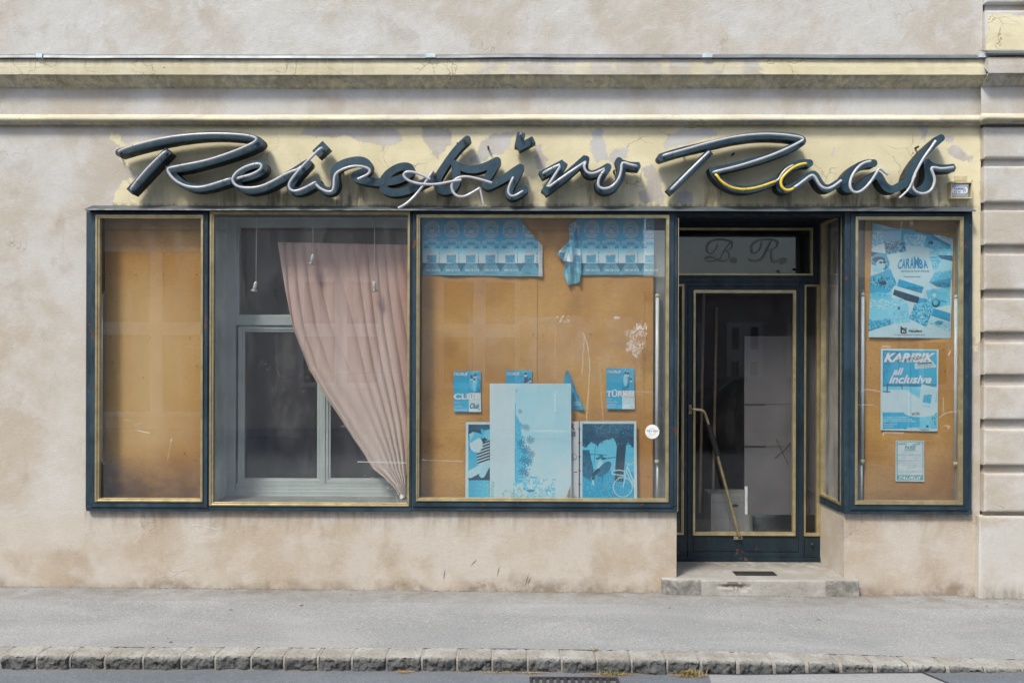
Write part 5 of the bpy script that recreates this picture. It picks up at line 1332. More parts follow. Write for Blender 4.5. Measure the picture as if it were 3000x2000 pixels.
m.tube(chaikin([P(*kb3(x, y), .0475) for x, y in ((1398,1075),(1415,1068),(1452,1060),(1455,1030),(1430,1000),(1408,1010),(1404,1040),(1425,1060),(1440,1062))], 2), .0012, 6)
tobj('lettering', m, M_black, o)
m = MB(); a, c = kb3(1397,672), kb3(1436,742); txt(m, 'R', (a[0]-4,a[1],c[0],c[1]), .0485, 0, .04); tobj('red_letter', m, plain('red_print', (.30,.03,.03), .6), o)

# --- right window posters
k4 = K(2520, 640, 4.237)
YC = lambda px, py: BY-.006-.006*np.sin((px-2540)/60+(py-650)/48)-.004*np.sin((py-700)/22+px/35)*np.clip((px-2600)/150, 0, 1)-.006*np.clip((px-2740)/50, 0, 1)*np.sin((py-700)/30)
def skip(px, py, U, V):
    x = (px-2520)*4.237; y = (py-640)*4.237
    t = .95+.0*x
    fr = fbm(px/3.5, py/3.5, 4, 3); f2 = fbm(px/1.5, py/1.5, 3, 8)
    def photo(poly, top, bot, seed, hor=.5, rough=.35):
        nonlocal t
        m_ = inpoly(x, y, poly); ys = [q[1] for q in poly]; v = (y-min(ys))/(max(ys)-min(ys))
        ridge = hor+.22*(fbm(px/9+seed, px*0+seed, 4, seed)-.5); n_ = fbm(px/2.4, py/3.2, 4, seed)
        val = np.where(v < ridge, top+.08*(n_-.5), bot+rough*(n_-.5)*1.6); t = np.where(m_, val, t)
    photo([(150,65),(270,120),(300,300),(135,370)], .70, .60, 1, .3, .8)
    photo([(265,135),(530,125),(570,410),(320,450)], .50, .38, 2, .45, .9)
    photo([(530,130),(840,185),(820,360),(560,340)], .55, .78, 3, .3, .8)
    photo([(545,120),(900,165),(1110,215),(840,200)], .38, .34, 4, .5, .3)
    photo([(830,195),(1120,330),(1160,395),(950,400),(790,350)], .50, .62, 5, .4, .5)
    photo([(860,180),(1130,330),(1110,360),(880,240)], .38, .36, 15, .4, .2)
    photo([(1020,380),(1160,390),(1150,470),(860,455),(870,400)], .72, .78, 6, .4, .3)
    photo([(865,470),(1145,455),(1150,545),(1010,505),(940,640),(905,640)], .66, .70, 7, .2, .5)
    photo([(960,455),(1145,460),(1150,530),(1010,500)], .26, .24, 17, .2, .3)
    photo([(1010,510),(1150,545),(1145,680),(1140,760),(860,790)], .84, .66, 8, .55, .3)
    photo([(850,790),(1130,740),(1115,880),(960,850)], .45, .36, 9, .4, .25)
    photo([(120,410),(320,440),(365,545),(355,670),(120,560)], .22, .55, 10, .2, .8)
    photo([(120,720),(375,625),(455,810),(380,890),(115,830)], .50, .52, 11, .38, .9)
    photo([(115,830),(390,890),(385,1000),(200,980),(110,930)], .52, .68, 12, .5, .5)
    photo([(105,950),(580,1010),(610,1130),(350,1130),(105,1150)], .70, .82, 13, .25, .5)
    photo([(480,750),(790,850),(765,930),(455,840)], .46, .36, 14, .55, .2)
    photo([(425,880),(735,975),(720,1055),(575,1020),(405,945)], .14, .12, 16, .2, .05)
    photo([(735,980),(830,1000),(900,1130),(720,1060)], .48, .5, 18, .4, .2)
    photo([(105,1110),(345,1130),(405,1310),(105,1400)], .76, .50, 19, .5, .6)
    photo([(345,1110),(585,1050),(620,1290),(385,1310)], .78, .76, 20, .4, .35)
    photo([(680,1060),(860,1030),(915,1110),(820,1345),(600,1240)], .74, .60, 21, .1, 1.0)
    photo([(815,890),(1110,855),(1120,1070),(930,1110),(860,1090)], .70, .66, 22, .6, .3)
    photo([(915,1115),(1118,1175),(1118,1282),(880,1205)], .43, .40, 23, .5, .1)
    photo([(880,1205),(1118,1285),(1118,1415),(845,1300)], .90, .84, 24, .3, .6)
    e = lambda cx, cy, rx, ry, v: np.where(((x-cx)/rx)**2+((y-cy)/ry)**2 < 1, v, t)
    # skier's head with cap and glasses; waving child; small skier
    t = e(245,490,95,55,.50); t = e(230,510,80,35,.20); t = e(255,570,55,60,.88); t = e(255,545,22,16,.15); t = e(300,543,22,16,.15); t = e(215,640,60,30,.82)
    t = e(940,1050,52,52,.2); t = np.where(((x-935)/34)**2+((y-1040)/34)**2 < 1, .35+.6*f2, t); t = e(920,940,26,36,.95); t = e(915,900,38,28,.62); t = e(1075,1015,10,20,.85); t = e(868,1010,10,26,.9); t = np.where(segd(x, y, 985,1020,1070,1035) < 11, .45, t)
    t = e(480,1110,12,18,.12); t = np.where(segd(x, y, 465,1130,500,1120) < 3, .2, t); t = e(280,800,45,28,.15); t = np.where(segd(x, y, 285,790,262,712) < 4, .15, t); t = e(880,300,32,20,.1)
    t = np.where((((x-980)/50)**2+((y-1295)/28)**2 < 1) & (y < 1320), np.where(f2 > .5, .1, .6), t)
    return duo(np.clip(t, 0, 1)*.97)
TL, TR, BR_, BL = k4(152,62), k4(1142,222), k4(1124,1487), k4(103,1473)
clipC4 = lambda px, py: ~((px > 2790) & (py < 700))
cq = [TL, (2793,684), BR_, BL]
o = sheet('poster', cq, YC, skip, 'large wrinkled CARAMBA ski holiday poster with blue photo collage, top right window', 'poster', None, .85, clipf=lambda px, py: (py > 655+(px-2555)*.172-2*np.sin(px/14)) )
m = MB(); YT = lambda px, py: YC(px, py)-.0018
ed = [458,512,562,618,668,735,785,846]; tp = [520,505,498,490,472,505,512]
for k, ch in enumerate('CARAMBA'):
    a = k4(ed[k]+3, tp[k]); c = k4(ed[k+1]-2, 628-(6 if k == 0 else 8)+(k < 1)*6); l_, t_, r_, b_ = a[0], a[1], c[0], c[1]
    sh = (3-k)*1.0
    t2 = tp[min(k+1, 6)] if k < 4 else tp[k]+8; nxt = k4(0, t2 if k < 4 else tp[k]+8)[1]
    txt(m, ch, None, YT, bold=.03, quad=[(l_+sh, t_+(2 if k < 4 else -1)),(r_+sh, nxt-(2 if k < 4 else 0)),(r_, b_),(l_, b_)])
tobj('title_lettering', m, M_cyan, o)
m = MB()
def t4(s, l, t, r, b_, sh=0, bo=0.0, rot=0): a, c = k4(l, t), k4(r, b_); txt(m, s, (a[0],a[1],c[0],c[1]), YT, sh, bo, rot)
t4('service to have friends', 508, 640, 858, 664, .1); t4('Turmels Stock Holidays', 540, 714, 748, 733, .15, .01); t4('Nauders', 598, 1378, 770, 1410, .35, .03); t4('Die Sonnen-Schnee-Insel im Dreiländereck', 420, 1434, 802, 1450, 0, .0)
t4('Winter 1995/96', 992, 208, 1110, 228, 0, 0, 14); t4('Sommer 1996', 1000, 232, 1104, 250, 0, 0, 14); t4('Tirol', 655, 1366, 690, 1376, .2)
q = k4(502,1330); 
for poly in ([(502,1330),(520,1348),(520,1425),(502,1425)], [(520,1410),(575,1418),(575,1425),(520,1425)], [(520,1348),(538,1362),(538,1380),(520,1380)], [(540,1352),(548,1352),(560,1390),(560,1352),(575,1352),(575,1418),(566,1418),(548,1375),(548,1418),(540,1418)]):
    pp = [k4(a_, b_) for a_, b_ in poly]; Yq = float(YT(np.array(q[0]), np.array(q[1])))-.0005
    m.prism([(P(x, y, Yq)[0], P(x, y, Yq)[2]) for x, y in pp], Yq, Yq+.0008)
tobj('small_lettering', m, M_black, o)
# --- KARIBIK
k5 = K(2520, 1000, 3.563)
YK = lambda px, py: BY-.003-.0015*np.cos((px-2665)/12)*0-.003*np.exp(-((px-2665)/3)**2)-.002*np.sin(py/40)
def karib(px, py, U, V):
    x = (px-2520)*3.563; y = (py-1000)*3.563
    t = np.full(px.shape, .48)+.05*(x > 620)
    n_ = fbm(px/1.6, py/4, 4, 3); pm = (x < 235+230*np.clip((330-y)/230, .25, 1)*(.5+fbm(px/7, py/7, 3, 4))) & (y < 470); t = np.where(pm & (n_ > .40), .12+.55*fbm(px/1.4, py/3, 3, 6), t)
    t = np.where((y > 448) & (y < 740), .62+.2*fbm(px/14, py/3, 3, 2), t); t = np.where((y > 445) & (y < 470), .34, t)
    beach = (y > 505+np.clip((x-480)/200, 0, 1)*130) & (y < 740); t = np.where(beach, .93+.02*n_, t)
    for a_, b_ in (((285,450),(280,530)),((235,520),(310,525)),((430,450),(440,490))): t = np.where(segd(x, y, *a_, *b_) < 6, .22, t)
    t = np.where((y >= 740), .50, t); t = np.where((y > 765) & (x > 620), .70+.3*(fbm(px/3, py/3, 3, 8)-.5)-.4*((x > 740) & (n_ > .6)), t); t = np.where(((x-700)/14)**2+((y-885)/14)**2 < 1, .2, t)
    t = np.where(((x-625)/163)**2+((y-745)/43)**2 < 1, .95, t)
    card = inpoly(x, y, [(640,445),(802,482),(770,712),(603,678)]); t = np.where(card, .93, t); t = np.where(inpoly(x, y, [(665,556),(752,552),(735,650),(652,635)]), .25+.6*fbm(px/2, py/2, 3, 1), t)
    t = np.where(inpoly(x, y, [(655,660),(730,672),(728,690),(650,678)]) & (fbm(px*1.4, py, 2, 2) > .5), .55, t)
    t = np.where(inpoly(x, y, [(565,235),(590,222),(760,205),(775,235),(795,255),(790,270),(600,285),(575,290)]), .92, t)
    for yy, x1 in ((790,505),(812,540),(832,575)): t = np.where((abs(y-yy) < 5) & (x > 245) & (x < x1) & (fbm(px*1.3, py*.1, 2, yy) > .38), .85, t)
    t = np.where((abs(x-518) < 2), t*.94, t); t = np.where(abs(y-508) < 2, t*.95+.03, t)
    brd = (x < 235) | (x > 800) | (y < 95) | (y > 913); return duo(np.where(brd, .95, t))
o = sheet('poster', [k5(215,75),k5(821,83),k5(808,938),k5(212,926)], YK, karib, 'blue KARIBIK all inclusive beach poster, below the large ski poster', 'poster', None, .8)
YKt = lambda px, py: YK(px, py)-.0018
m = MB(); mb_ = MB()
def t5(mm, s, l, t, r, b_, sh=0, bo=0.0, rot=0, Y=YKt): a, c = k5(l, t), k5(r, b_); txt(mm, s, (a[0],a[1],c[0],c[1]), Y, sh, bo, rot)
t5(m, 'KARIBIK', 246, 120, 785, 216, .35, .045); t5(m, 'all', 340, 275, 456, 350, .35, .03); t5(m, 'inclusive', 300, 350, 746, 438, .35, .03); t5(m, 'Überzeugen Sie sich', 245, 855, 390, 872, .3, .01); t5(m, 'im Reisebüro!', 248, 880, 342, 895, .3, .01); t5(m, 'KARIBIK', 490, 896, 622, 913, .35, .03)
tobj('title_lettering', m, M_white, o)
YKb = lambda px, py: YK(px, py)-.0032
t5(mb_, 'for everyone', 385, 152, 640, 222, .5, -.008, -8, YKb); mb_.tube([P(*k5(x, y), BY-.0075) for x, y in ((636,178),(660,168),(692,155))], .0012, 6)
t5(mb_, 'Zauberpreis', 596, 212, 750, 242, 0, .02, -4, YKb); t5(mb_, 'bei jeder Buchung bis 30.6.96', 590, 246, 770, 256, 0, 0, -4, YKb); t5(mb_, 'sparen Sie ÖS 1.000,-', 610, 262, 750, 272, 0, 0, -4, YKb); t5(mb_, 'erLIN', 540, 734, 618, 768, .1, .0, 0, YKb); t5(mb_, 'SPEZIALIST', 630, 914, 722, 926, .2, .01, 0, YKb); t5(mb_, 'ein', 458, 898, 486, 910, .2, 0, 0, YKb)
tobj('script_lettering', mb_, M_black, o)
# --- PARIS leaflet
def paris(px, py, U, V):
    x = (px-2520)*3.563; y = (py-1000)*3.563
    c = np.zeros(px.shape+(3,))+np.array([.55,.66,.68]); teal = np.array([.05,.33,.38]); grey = np.array([.30,.43,.46])
    n_ = fbm(px*1.5, py*.15, 2, 4)
    for yy, a_, b_ in ((1146,430,620),(1162,430,560),(1180,395,640),(1190,395,640),(1206,435,475),(1210,530,635),(1220,440,470),(1222,560,600),(1238,395,640),(1250,395,640),(1272,395,640),(1290,430,600),(1305,490,640),(1318,490,560),(1335,395,430),(1350,395,640),(1364,395,640),(1378,395,540)):
        c[(abs(y-yy) < 3) & (x > a_) & (x < b_) & (n_ > .36)] = grey
    c[(y > 1176) & (y < 1196) & (x > 392) & (x < 640)] *= .93
    br = ((x < 391) & (x > 381)) | ((x > 650) & (x < 658)) | ((abs(y-1044) < 5)) ; br &= (x > 381) & (x < 658) & (y > 1040) & (y < 1445); c[br] = teal
    c[(y > 1393) & (y < 1446) & (x > 381) & (x < 658)] = teal
    c[(x < 379) | (x > 660) | (y < 1038) | (y > 1450)] = np.array([.58,.64,.62]); return c
YP = lambda px, py: BY-.003+0*px
o = sheet('leaflet', [k5(370,1032),k5(668,1034),k5(670,1462),k5(370,1458)], YP, paris, 'small pale PARIS leaflet with teal band, lowest in the right window', 'leaflet', None, .8)
m = MB(); YPt = lambda px, py: BY-.0045+0*px
t5(m, 'PARIS', 464, 1086, 578, 1124, .2, .03, 0, YPt); q = RC(*[k5(462,0)[0], k5(576,0)[0]], *[k5(0,1129)[1], k5(0,1134)[1]], BY-.0045); m.box(q[0], q[1], BY-.0045, BY-.0035, q[2], q[3]); t5(m, 'Städteflug', 396, 1056, 490, 1080, .4, .01, 0, YPt); t5(m, 'ab 4.590.-', 545, 1056, 638, 1080, .4, .01, -5, YPt)
tobj('title_lettering', m, M_teal, o)
m = MB(); t5(m, 'TAURUS', 400, 1404, 640, 1440, .5, .02, 0, YPt); tobj('brand_lettering', m, M_white, o)
# --- round sticker on the glass
c = P(1911, 1264, -.0325); m = MB().lathe([(.0525,0),(.0525,.0008),(.052,.001)], c, 48, M=Matrix.Rotation(math.pi/2, 3, 'X'))
st = obj('round_sticker', m, plain('sticker_white', (.80,.80,.79), .4, 0, .02), None); tag(st, 'round white sticker on the glass at right of the postered window', 'sticker')
m = MB(); txt(m, 'this is qatar', (1894,1258,1928,1266), -.0345, 0, 0.0); txt(m, 'www.thisisqatar', None, -.0345, quad=[(1895,1271),(1906,1279),(1905.4,1281),(1894,1273)]); tobj('lettering', m, M_navy, st)
m = MB(); m.tube([(c[0]+.024*math.cos(a_), -.0342, c[2]+.024*math.sin(a_)) for a_ in np.linspace(.9, 4.6, 24)], .0011, 6); obj('ring_mark', m, plain('blue_ring', (.05,.25,.55), .5), st)
m = MB(); m.tube([(c[0]+.024*math.cos(a_), -.0342, c[2]+.024*math.sin(a_)) for a_ in np.linspace(-1.6, .9, 18)], .0011, 6); obj('ring_mark', m, plain('yellow_ring', (.65,.55,.05), .5), st)

# ================================================================== GROUND
XS = np.array([0,700,1500,2150,2550,3000])
KD = 5.25; KY = KD-D                  # back edge of the kerb
kzy = np.array([1893,1895,1899,1908,1918,1931]); ktop = np.array([PZ(b_, KY, a_) for a_, b_ in zip(XS, kzy)]); kx_ = np.array([PX(a_, KY, 1900) for a_ in XS])
wzy = np.array([1717,1723,1731,1737,1741,1745]); wz = np.array([PZ(b_, 0, a_) for a_, b_ in zip(XS, wzy)]); wx_ = np.array([PX(a_, 0, 1730) for a_ in XS])
def ext(x, xs, zs_): 
    z = np.interp(x, xs, zs_); z = np.where(x < xs[0], zs_[0]+(x-xs[0])*-.008, z); return np.where(x > xs[-1], zs_[-1]+(x-xs[-1])*-.008, z)
def zpave(X, Y): 
    t = np.clip(Y/KY, -.5, 1); return ext(X, wx_, wz)*(1-t)+ext(X, kx_, ktop)*t
KW = .165
rzy = np.array([1959,1961,1966,1977,1972,1967]); rz_ = np.array([PZ(b_, KY-KW, a_) for a_, b_ in zip(XS, rzy)])
def zroad(X, Y=None): return ext(X, kx_, rz_)
X, Yg = np.meshgrid(np.linspace(-9, 9, 700), np.linspace(.62, KY, 110))
Z = zpave(X, Yg)+(fbm(X*2, Yg*2, 3, 4)-.5)*.006
dirt = np.clip(1+Yg/.30, 0, 1)*(Yg < .05)*.8*np.clip(fbm(X*3, Yg*6, 4, 7)*1.6-.2, 0, 1)+(Yg > -.36+.02*fbm(X*2, X*0, 2, 3))*(Yg < .05)*.45
M_pav = asphalt('pavement_asphalt', (.245,.25,.25), (.31,.312,.308), (.56,.56,.55))
M_road = asphalt('road_asphalt', (.125,.14,.16), (.165,.18,.20), (.30,.31,.33))
o = obj('pavement', gridmesh(np.stack([X, Yg, Z], -1)), M_pav, None, smooth=True, attrs=dict(dirt=dirt.ravel()), fixn=False); tag(o, kind='structure')
yr = np.concatenate([np.linspace(KY-KW+.03, KY-KW-1.2, 40), np.linspace(KY-KW-1.4, -13.0, 14)])
X, Yg = np.meshgrid(np.linspace(-14, 16, 420), yr)
Z = zroad(X)+np.clip((KY-KW-Yg)*.02, 0, .06)+(fbm(X*2, Yg*2, 3, 4)-.5)*.005
o = obj('road', gridmesh(np.stack([X, Yg, Z], -1)), M_road, None, smooth=True, attrs=dict(dirt=(np.clip(1-(KY-KW-Yg)/.06, 0, 1)*.8).ravel()), fixn=False); tag(o, kind='structure')
# kerb of rough granite setts with mortar between
J = [-180,-80,23,128,223,324,434,546,643,747,842,939,1038,1138,1240,1342,1444,1546,1644,1746,1846,1949,2046,2153,2256,2351,2449,2549,2652,2759,2867,2975,3080,3185,3290]
JW = {2153:9,2256:10,2351:9,2449:9,2549:10,2652:10,2759:9,2046:8}
KM = MB(); kd = []; kmo = []
def kstone(xa, xb, seed, mortar=False):
    nu, nv = max(6, int((xb-xa)/.006)), 44
    prof = [(0,0),(-.04,.001),(-.09,.001),(-KW+.03,0),(-KW+.012,-.006),(-KW+.002,-.018),(-KW,-.04),(-KW+.002,-.075),(-KW+.006,-.12),(-KW+.01,-.2)]
    pr = np.array(prof); sl = np.concatenate([[0], np.cumsum(np.hypot(*np.diff(pr, axis=0).T))]); tt = np.linspace(0, sl[-1], nv)
    py_ = np.interp(tt, sl, pr[:, 0]); pz_ = np.interp(tt, sl, pr[:, 1])
    xs = np.linspace(xa, xb, nu); X, T = np.meshgrid(xs, tt); Yv = KY+np.repeat(py_[:, None], nu, 1); Z = np.repeat(pz_[:, None], nu, 1)+ext(X, kx_, ktop)
    e = np.minimum(X-xa, xb-X); rd = np.clip(1-e/.012, 0, 1)**2
    face = np.clip((T-(KW-.05))/.03, 0, 1)
    amp = .0 if mortar else 1
    n1 = fbm(X*22+seed*3, T*22, 4, seed)-.5; n2 = fbm(X*55, T*55+seed, 3, seed+5)-.5
    if not mortar:
        Yv = Yv-face*(n1*.040+n2*.026)+face*rd*.018+rng.uniform(-.004,.004); Z = Z+(1-face)*(n1*.006+n2*.004)-(1-face)*rd*.006+rng.uniform(-.002,.003)
    else:
        Yv = Yv+face*.010+n2*.003; Z = Z-.003*(1-face)+n2*.002
    g_ = gridmesh(np.stack([X, Yv, Z], -1)); KM.add(g_.v, g_.f)
    d = face*np.clip((T-KW)/.03+.7, 0, 1); kd.extend((d*(.25 if mortar else .9)).ravel()); kmo.extend([.8 if mortar else 0.0]*X.size)
for k in range(len(J)-1):
    ga_ = JW.get(J[k], 4); gb_ = JW.get(J[k+1], 4)
    xa = PX(J[k]+ga_/2, KY-.08, 1915); xb = PX(J[k+1]-gb_/2, KY-.08, 1915); kstone(xa, xb, k+3)
    kstone(xb-.002, PX(J[k+1]+gb_/2, KY-.08, 1915)+.002, k+60, True)
o = obj('kerb', KM, granite(), None, smooth=False, attrs=dict(dirt=kd, mortar=kmo), fixn=False); tag(o, kind='structure')
# concrete gutter slab let into the road at right
sx = [PX(a_, KY-KW, 1980) for a_ in (2075,2700)]
X, Yg = np.meshgrid(np.linspace(sx[0], sx[1], 120), np.linspace(KY-KW-.012, KY-KW-.60, 40))
Xs = X+(KY-KW-Yg)*np.where(X > (sx[0]+sx[1])/2, .35, -.1)
o = obj('gutter_slab', gridmesh(np.stack([Xs, Yg, zroad(Xs)+np.clip((KY-KW-Yg)*.02, 0, .06)+.006+(fbm(Xs*4, Yg*4, 3, 6)-.5)*.003], -1)), asphalt('gutter_concrete', (.27,.275,.28), (.34,.34,.34), (.46,.46,.46)), None, smooth=True, attrs=dict(dirt=np.zeros(X.size)), fixn=False); tag(o, kind='structure')
m = MB(); pts = [(x, KY-KW-.008, float(zroad(np.array(x)))+.004) for x in np.linspace(sx[0], sx[1], 50)]; m.tube(pts, .007, 6)
pts = [(sx[1]+t*.21, KY-KW-.01-t*.6, float(zroad(np.array(sx[1]+t*.21)))+.006+t*.012) for t in np.linspace(0,1,20)]; m.tube(pts, .007, 6)
o = obj('tar_joint', m, plain('tar', (.03,.032,.035), .5), None); tag(o, 'black tar joint around the pale gutter slab at the kerb', 'tar joint')
# drain at the bottom edge
dx = [PX(a_, KY-KW-.2, 1995) for a_ in (1552,1815)]; zd = float(zroad(np.array(dx[0])))+.010
m = MB(); m.box(dx[0], dx[1], KY-KW-.125, KY-KW-.110, zd-.01, zd+.004); m.box(dx[0], dx[1], KY-KW-.45, KY-KW-.435, zd-.01, zd+.004); m.box(dx[0], dx[0]+.015, KY-KW-.435, KY-KW-.125, zd-.01, zd+.004); m.box(dx[1]-.015, dx[1], KY-KW-.435, KY-KW-.125, zd-.01, zd+.004)
for k in range(11): x = dx[0]+.03+k*(dx[1]-dx[0]-.06)/11; m.box(x, x+.02, KY-KW-.435, KY-KW-.125, zd-.01, zd+.003)
o = obj('street_drain', m, M_iron, None); tag(o, 'dark iron street drain grate in the gutter below the kerb', 'drain')
# weeds and dry litter along the kerb foot
M_gr = plain('weed_green', (.07,.16,.03), .6, 0, .3); M_dry = plain('dry_straw', (.42,.28,.12), .8, 0, .35, 60)
def weeds(label, px, n, w_, hh, green=.5, y=None, z=None):
    xc = PX(px, KY-KW-.02, 1975); zc_ = float(zroad(np.array(xc)))+.002 if z is None else z; yc = KY-KW-.02 if y is None else y
    g_ = MB(); d_ = MB()
    for k in range(n):
        x = xc+rng.normal(0, w_); y_ = yc-abs(rng.normal(0, .012)); L = rng.uniform(.4,1)*hh; a = rng.uniform(0, 6.28); b_ = rng.uniform(.2,.9)
        t = Vector((math.cos(a)*b_, math.sin(a)*b_*.5-.1, 1)).normalized(); s_ = Vector((-math.sin(a), math.cos(a), 0))*.0018
        p0 = Vector((x, y_, zc_)); p1 = p0+t*L*.6; p2 = p1+Vector((t.x*1.6, t.y*1.6, t.z*.3)).normalized()*L*.4
        (g_ if rng.random() < green else d_).add([p0-s_, p0+s_, p1+s_*.8, p1-s_*.8, p2], [(0,1,2,3),(3,2,4)])
    for k in range(int(n*2.2)):
        x = xc+rng.normal(0, w_*1.3); y_ = yc-abs(rng.normal(0, .014)); a = rng.uniform(0, 6.28); r = rng.uniform(.002,.007); z_ = zc_+rng.uniform(0,.006)
        c_, s2 = math.cos(a)*r, math.sin(a)*r; d_.add([(x-c_,y_-s2,z_),(x+s2*.5,y_-c_*.5,z_+.002),(x+c_,y_+s2,z_+.001),(x-s2*.5,y_+c_*.5,z_+.003)], [(0,1,2,3)])
    e = empty('weed_tuft', (xc, yc, zc_)); tag(e, label, 'weeds', 'weeds and dry litter along the kerb')
    if g_.v: obj('green_blades', g_, M_gr, e, fixn=False)
    obj('dry_litter', d_, M_dry, e, fixn=False)
weeds('green grass tuft with dry litter, at kerb foot above drain end', 1798, 150, .045, .028, .6)
weeds('tallest weed tuft with brown litter against the kerb near gutter slab', 2020, 190, .035, .055, .35)
weeds('thin dry litter scatter at kerb foot left of the drain', 1470, 50, .06, .008, .1)
weeds('small straw coloured litter heap at kerb foot below the palm poster', 1183, 60, .018, .010, .05)
weeds('tiny dry litter line at kerb foot near bottom centre', 1560, 40, .03, .008, .1)
weeds('small green sprig growing on top of the kerb joint', 1752, 14, .008, .018, 1, KY-.005, float(ext(np.array(PX(1752,KY,1900)), kx_, ktop))+.003)
# scuff marks on the plinth, and crumbs at the wall foot
M_scuff = plain('scuff_grey', (.22,.20,.18), .9)
m = MB()
for a_, b_ in (((1304,1663),(1299,1700)),((1397,1637),(1379,1656)),((1464,1657),(1456,1688)),((1550,1675),(1536,1722)),((1555,1690),(1545,1712))):
    p0, p1 = P(*a_, -.0085), P(*b_, -.0085); q = np.array(p1)-np.array(p0); s_ = np.array([q[2], 0, -q[0]]); s_ = s_/np.linalg.norm(s_)*.0035
    mid = (np.array(p0)+np.array(p1))/2; m.add([p0, mid+s_, p1, mid-s_], [(0,1,2,3)])
obj('scuff_marks', m, M_scuff, B, fixn=False)
m = MB(); pts = [(563,1538),(585,1539),(610,1543),(634,1550)]
m.tube([P(a_, b_, -.0075) for a_, b_ in pts], .0013, 6); m.tube([P(a_, b_, -.0075) for a_, b_ in ((634,1551),(600,1552))], .0008, 6); obj('chalk_mark', m, M_white, B)
# crumbled dirt line along the foot of the wall
m = MB()
for k in range(1500):
    x = rng.uniform(-4.0, 4.0); inst = sx0-.01 < x < sx1+.01; yb_ = -.072 if inst else (-.010 if x < XP else -.072); y_ = yb_-abs(rng.normal(0,.010)); z_ = float(zpave(np.array(x), np.array(y_)))+.001; r = rng.uniform(.0015,.0055)*(1.5 if rng.random() < .07 else 1)
    m.add([(x-r,y_-r*.7,z_),(x+r,y_-r*.5,z_),(x+r*.8,y_+r*.8,z_),(x-r*.6,y_+r,z_),(x,y_,z_+r*.9)], [(0,1,4),(1,2,4),(2,3,4),(3,0,4)])
o = obj('wall_foot_grit', m, plain('grit', (.20,.18,.15), .9, 0, .5, 90), None, fixn=False); tag(o, 'crumbled grit lying along the foot of the wall and step', 'grit', kind='stuff')
# chips, stains and gum spots on the pavement: tiny real bits
m = MB()
for k in range(260):
    x = rng.uniform(-4.2, 4.2); y_ = rng.uniform(KY+.03, -.12); z_ = float(zpave(np.array(x), np.array(y_)))+.0032; r = rng.uniform(.002,.006) if rng.random() < .93 else rng.uniform(.009,.014)
    a = rng.uniform(0,6.28); n0 = len(m.v); m.v += [(x+r*math.cos(a+t)*(1+.3*math.sin(3*t+a)), y_+r*math.sin(a+t), z_) for t in np.linspace(0,5.5,8)]; m.f.append(tuple(range(n0, n0+8)))
o = obj('pavement_specks', m, plain('gum_spot', (.14,.14,.14), .9, 0, .4, 60), None, fixn=False); tag(o, 'small dark gum spots and specks scattered over the pavement', 'specks', kind='stuff')

# ================================================================== OPPOSITE SIDE OF THE STREET (seen in the glass)
OY = -14.2
def opp(name, label, x0, x1, h, wins, col, extra=None):
    e = empty(name, ((x0+x1)/2, OY, -.1)); tag(e, label, 'building')
    mt = plain('opposite_render_'+str(int(x0)), col, .9, 0, .08, 2)
    obj('wall', MB().box(x0, x1, OY-(8 if x0 < 0 else 4), OY, -.3, h), mt, e)
    obj('cornice', MB().box(x0-.1, x1+.1, OY-.0, OY+.25, h-.35, h-.001), mt, e)
    obj('string_course', MB().box(x0, x1, OY, OY+.10, 4.7, 4.95), mt, e)
    for (a, b_, c, d_) in wins:
        f = obj('window', MB().ring((a,b_,c,d_), (a+.12,b_-.12,c+.12,d_-.12), OY, OY+.06), M_opw, e)
        m = MB().box((a+b_)/2-.14, (a+b_)/2+.14, OY+.005, OY+.065, c+.121, d_-.121); zz = c+(d_-c)*.52; m.box(a+.121, (a+b_)/2-.141, OY+.005, OY+.062, zz-.15, zz+.15); m.box((a+b_)/2+.141, b_-.121, OY+.005, OY+.062, zz-.15, zz+.15)
        obj('glazing_bars', m, M_opw, f); obj('pane', MB().box(a+.121, b_-.121, OY+.001, OY+.004, c+.121, d_-.121), M_opg, f)
M_opw = plain('opposite_white_frame', (.72,.70,.66), .6); M_opg = plain('opposite_glass', (.16,.11,.075), .15, 0, .2, 2, 0)
wins = []
wins += [(-10.0, -7.1, .3, 4.3), (-5.2, -3.2, 1.0, 3.6), (-1.9, .0, 1.0, 3.6)]
for k in range(6): wins.append((-14+k*2.9, -12.5+k*2.9, 5.6, 7.8))
opp('apartment_building', 'tall pale building across the street seen mirrored in the windows', -18, 2.9, 8.6, wins, (.62,.52,.44))
opp('corner_house', 'grey house across the street mirrored in the right window', 8.9, 19, 8.2, [(9.3,10.9,1,3.4),(12,13.6,1,3.4),(9.3,10.9,5.4,7.4),(12,13.6,5.4,7.4)], (.40,.37,.34))
opp('low_house', 'low single storey house between the two taller opposite buildings', 2.95, 8.85, 3.6, [(3.6,4.5,.9,2.6),(5.1,6.0,.9,2.6),(6.6,7.5,.9,2.6)], (.46,.38,.35))
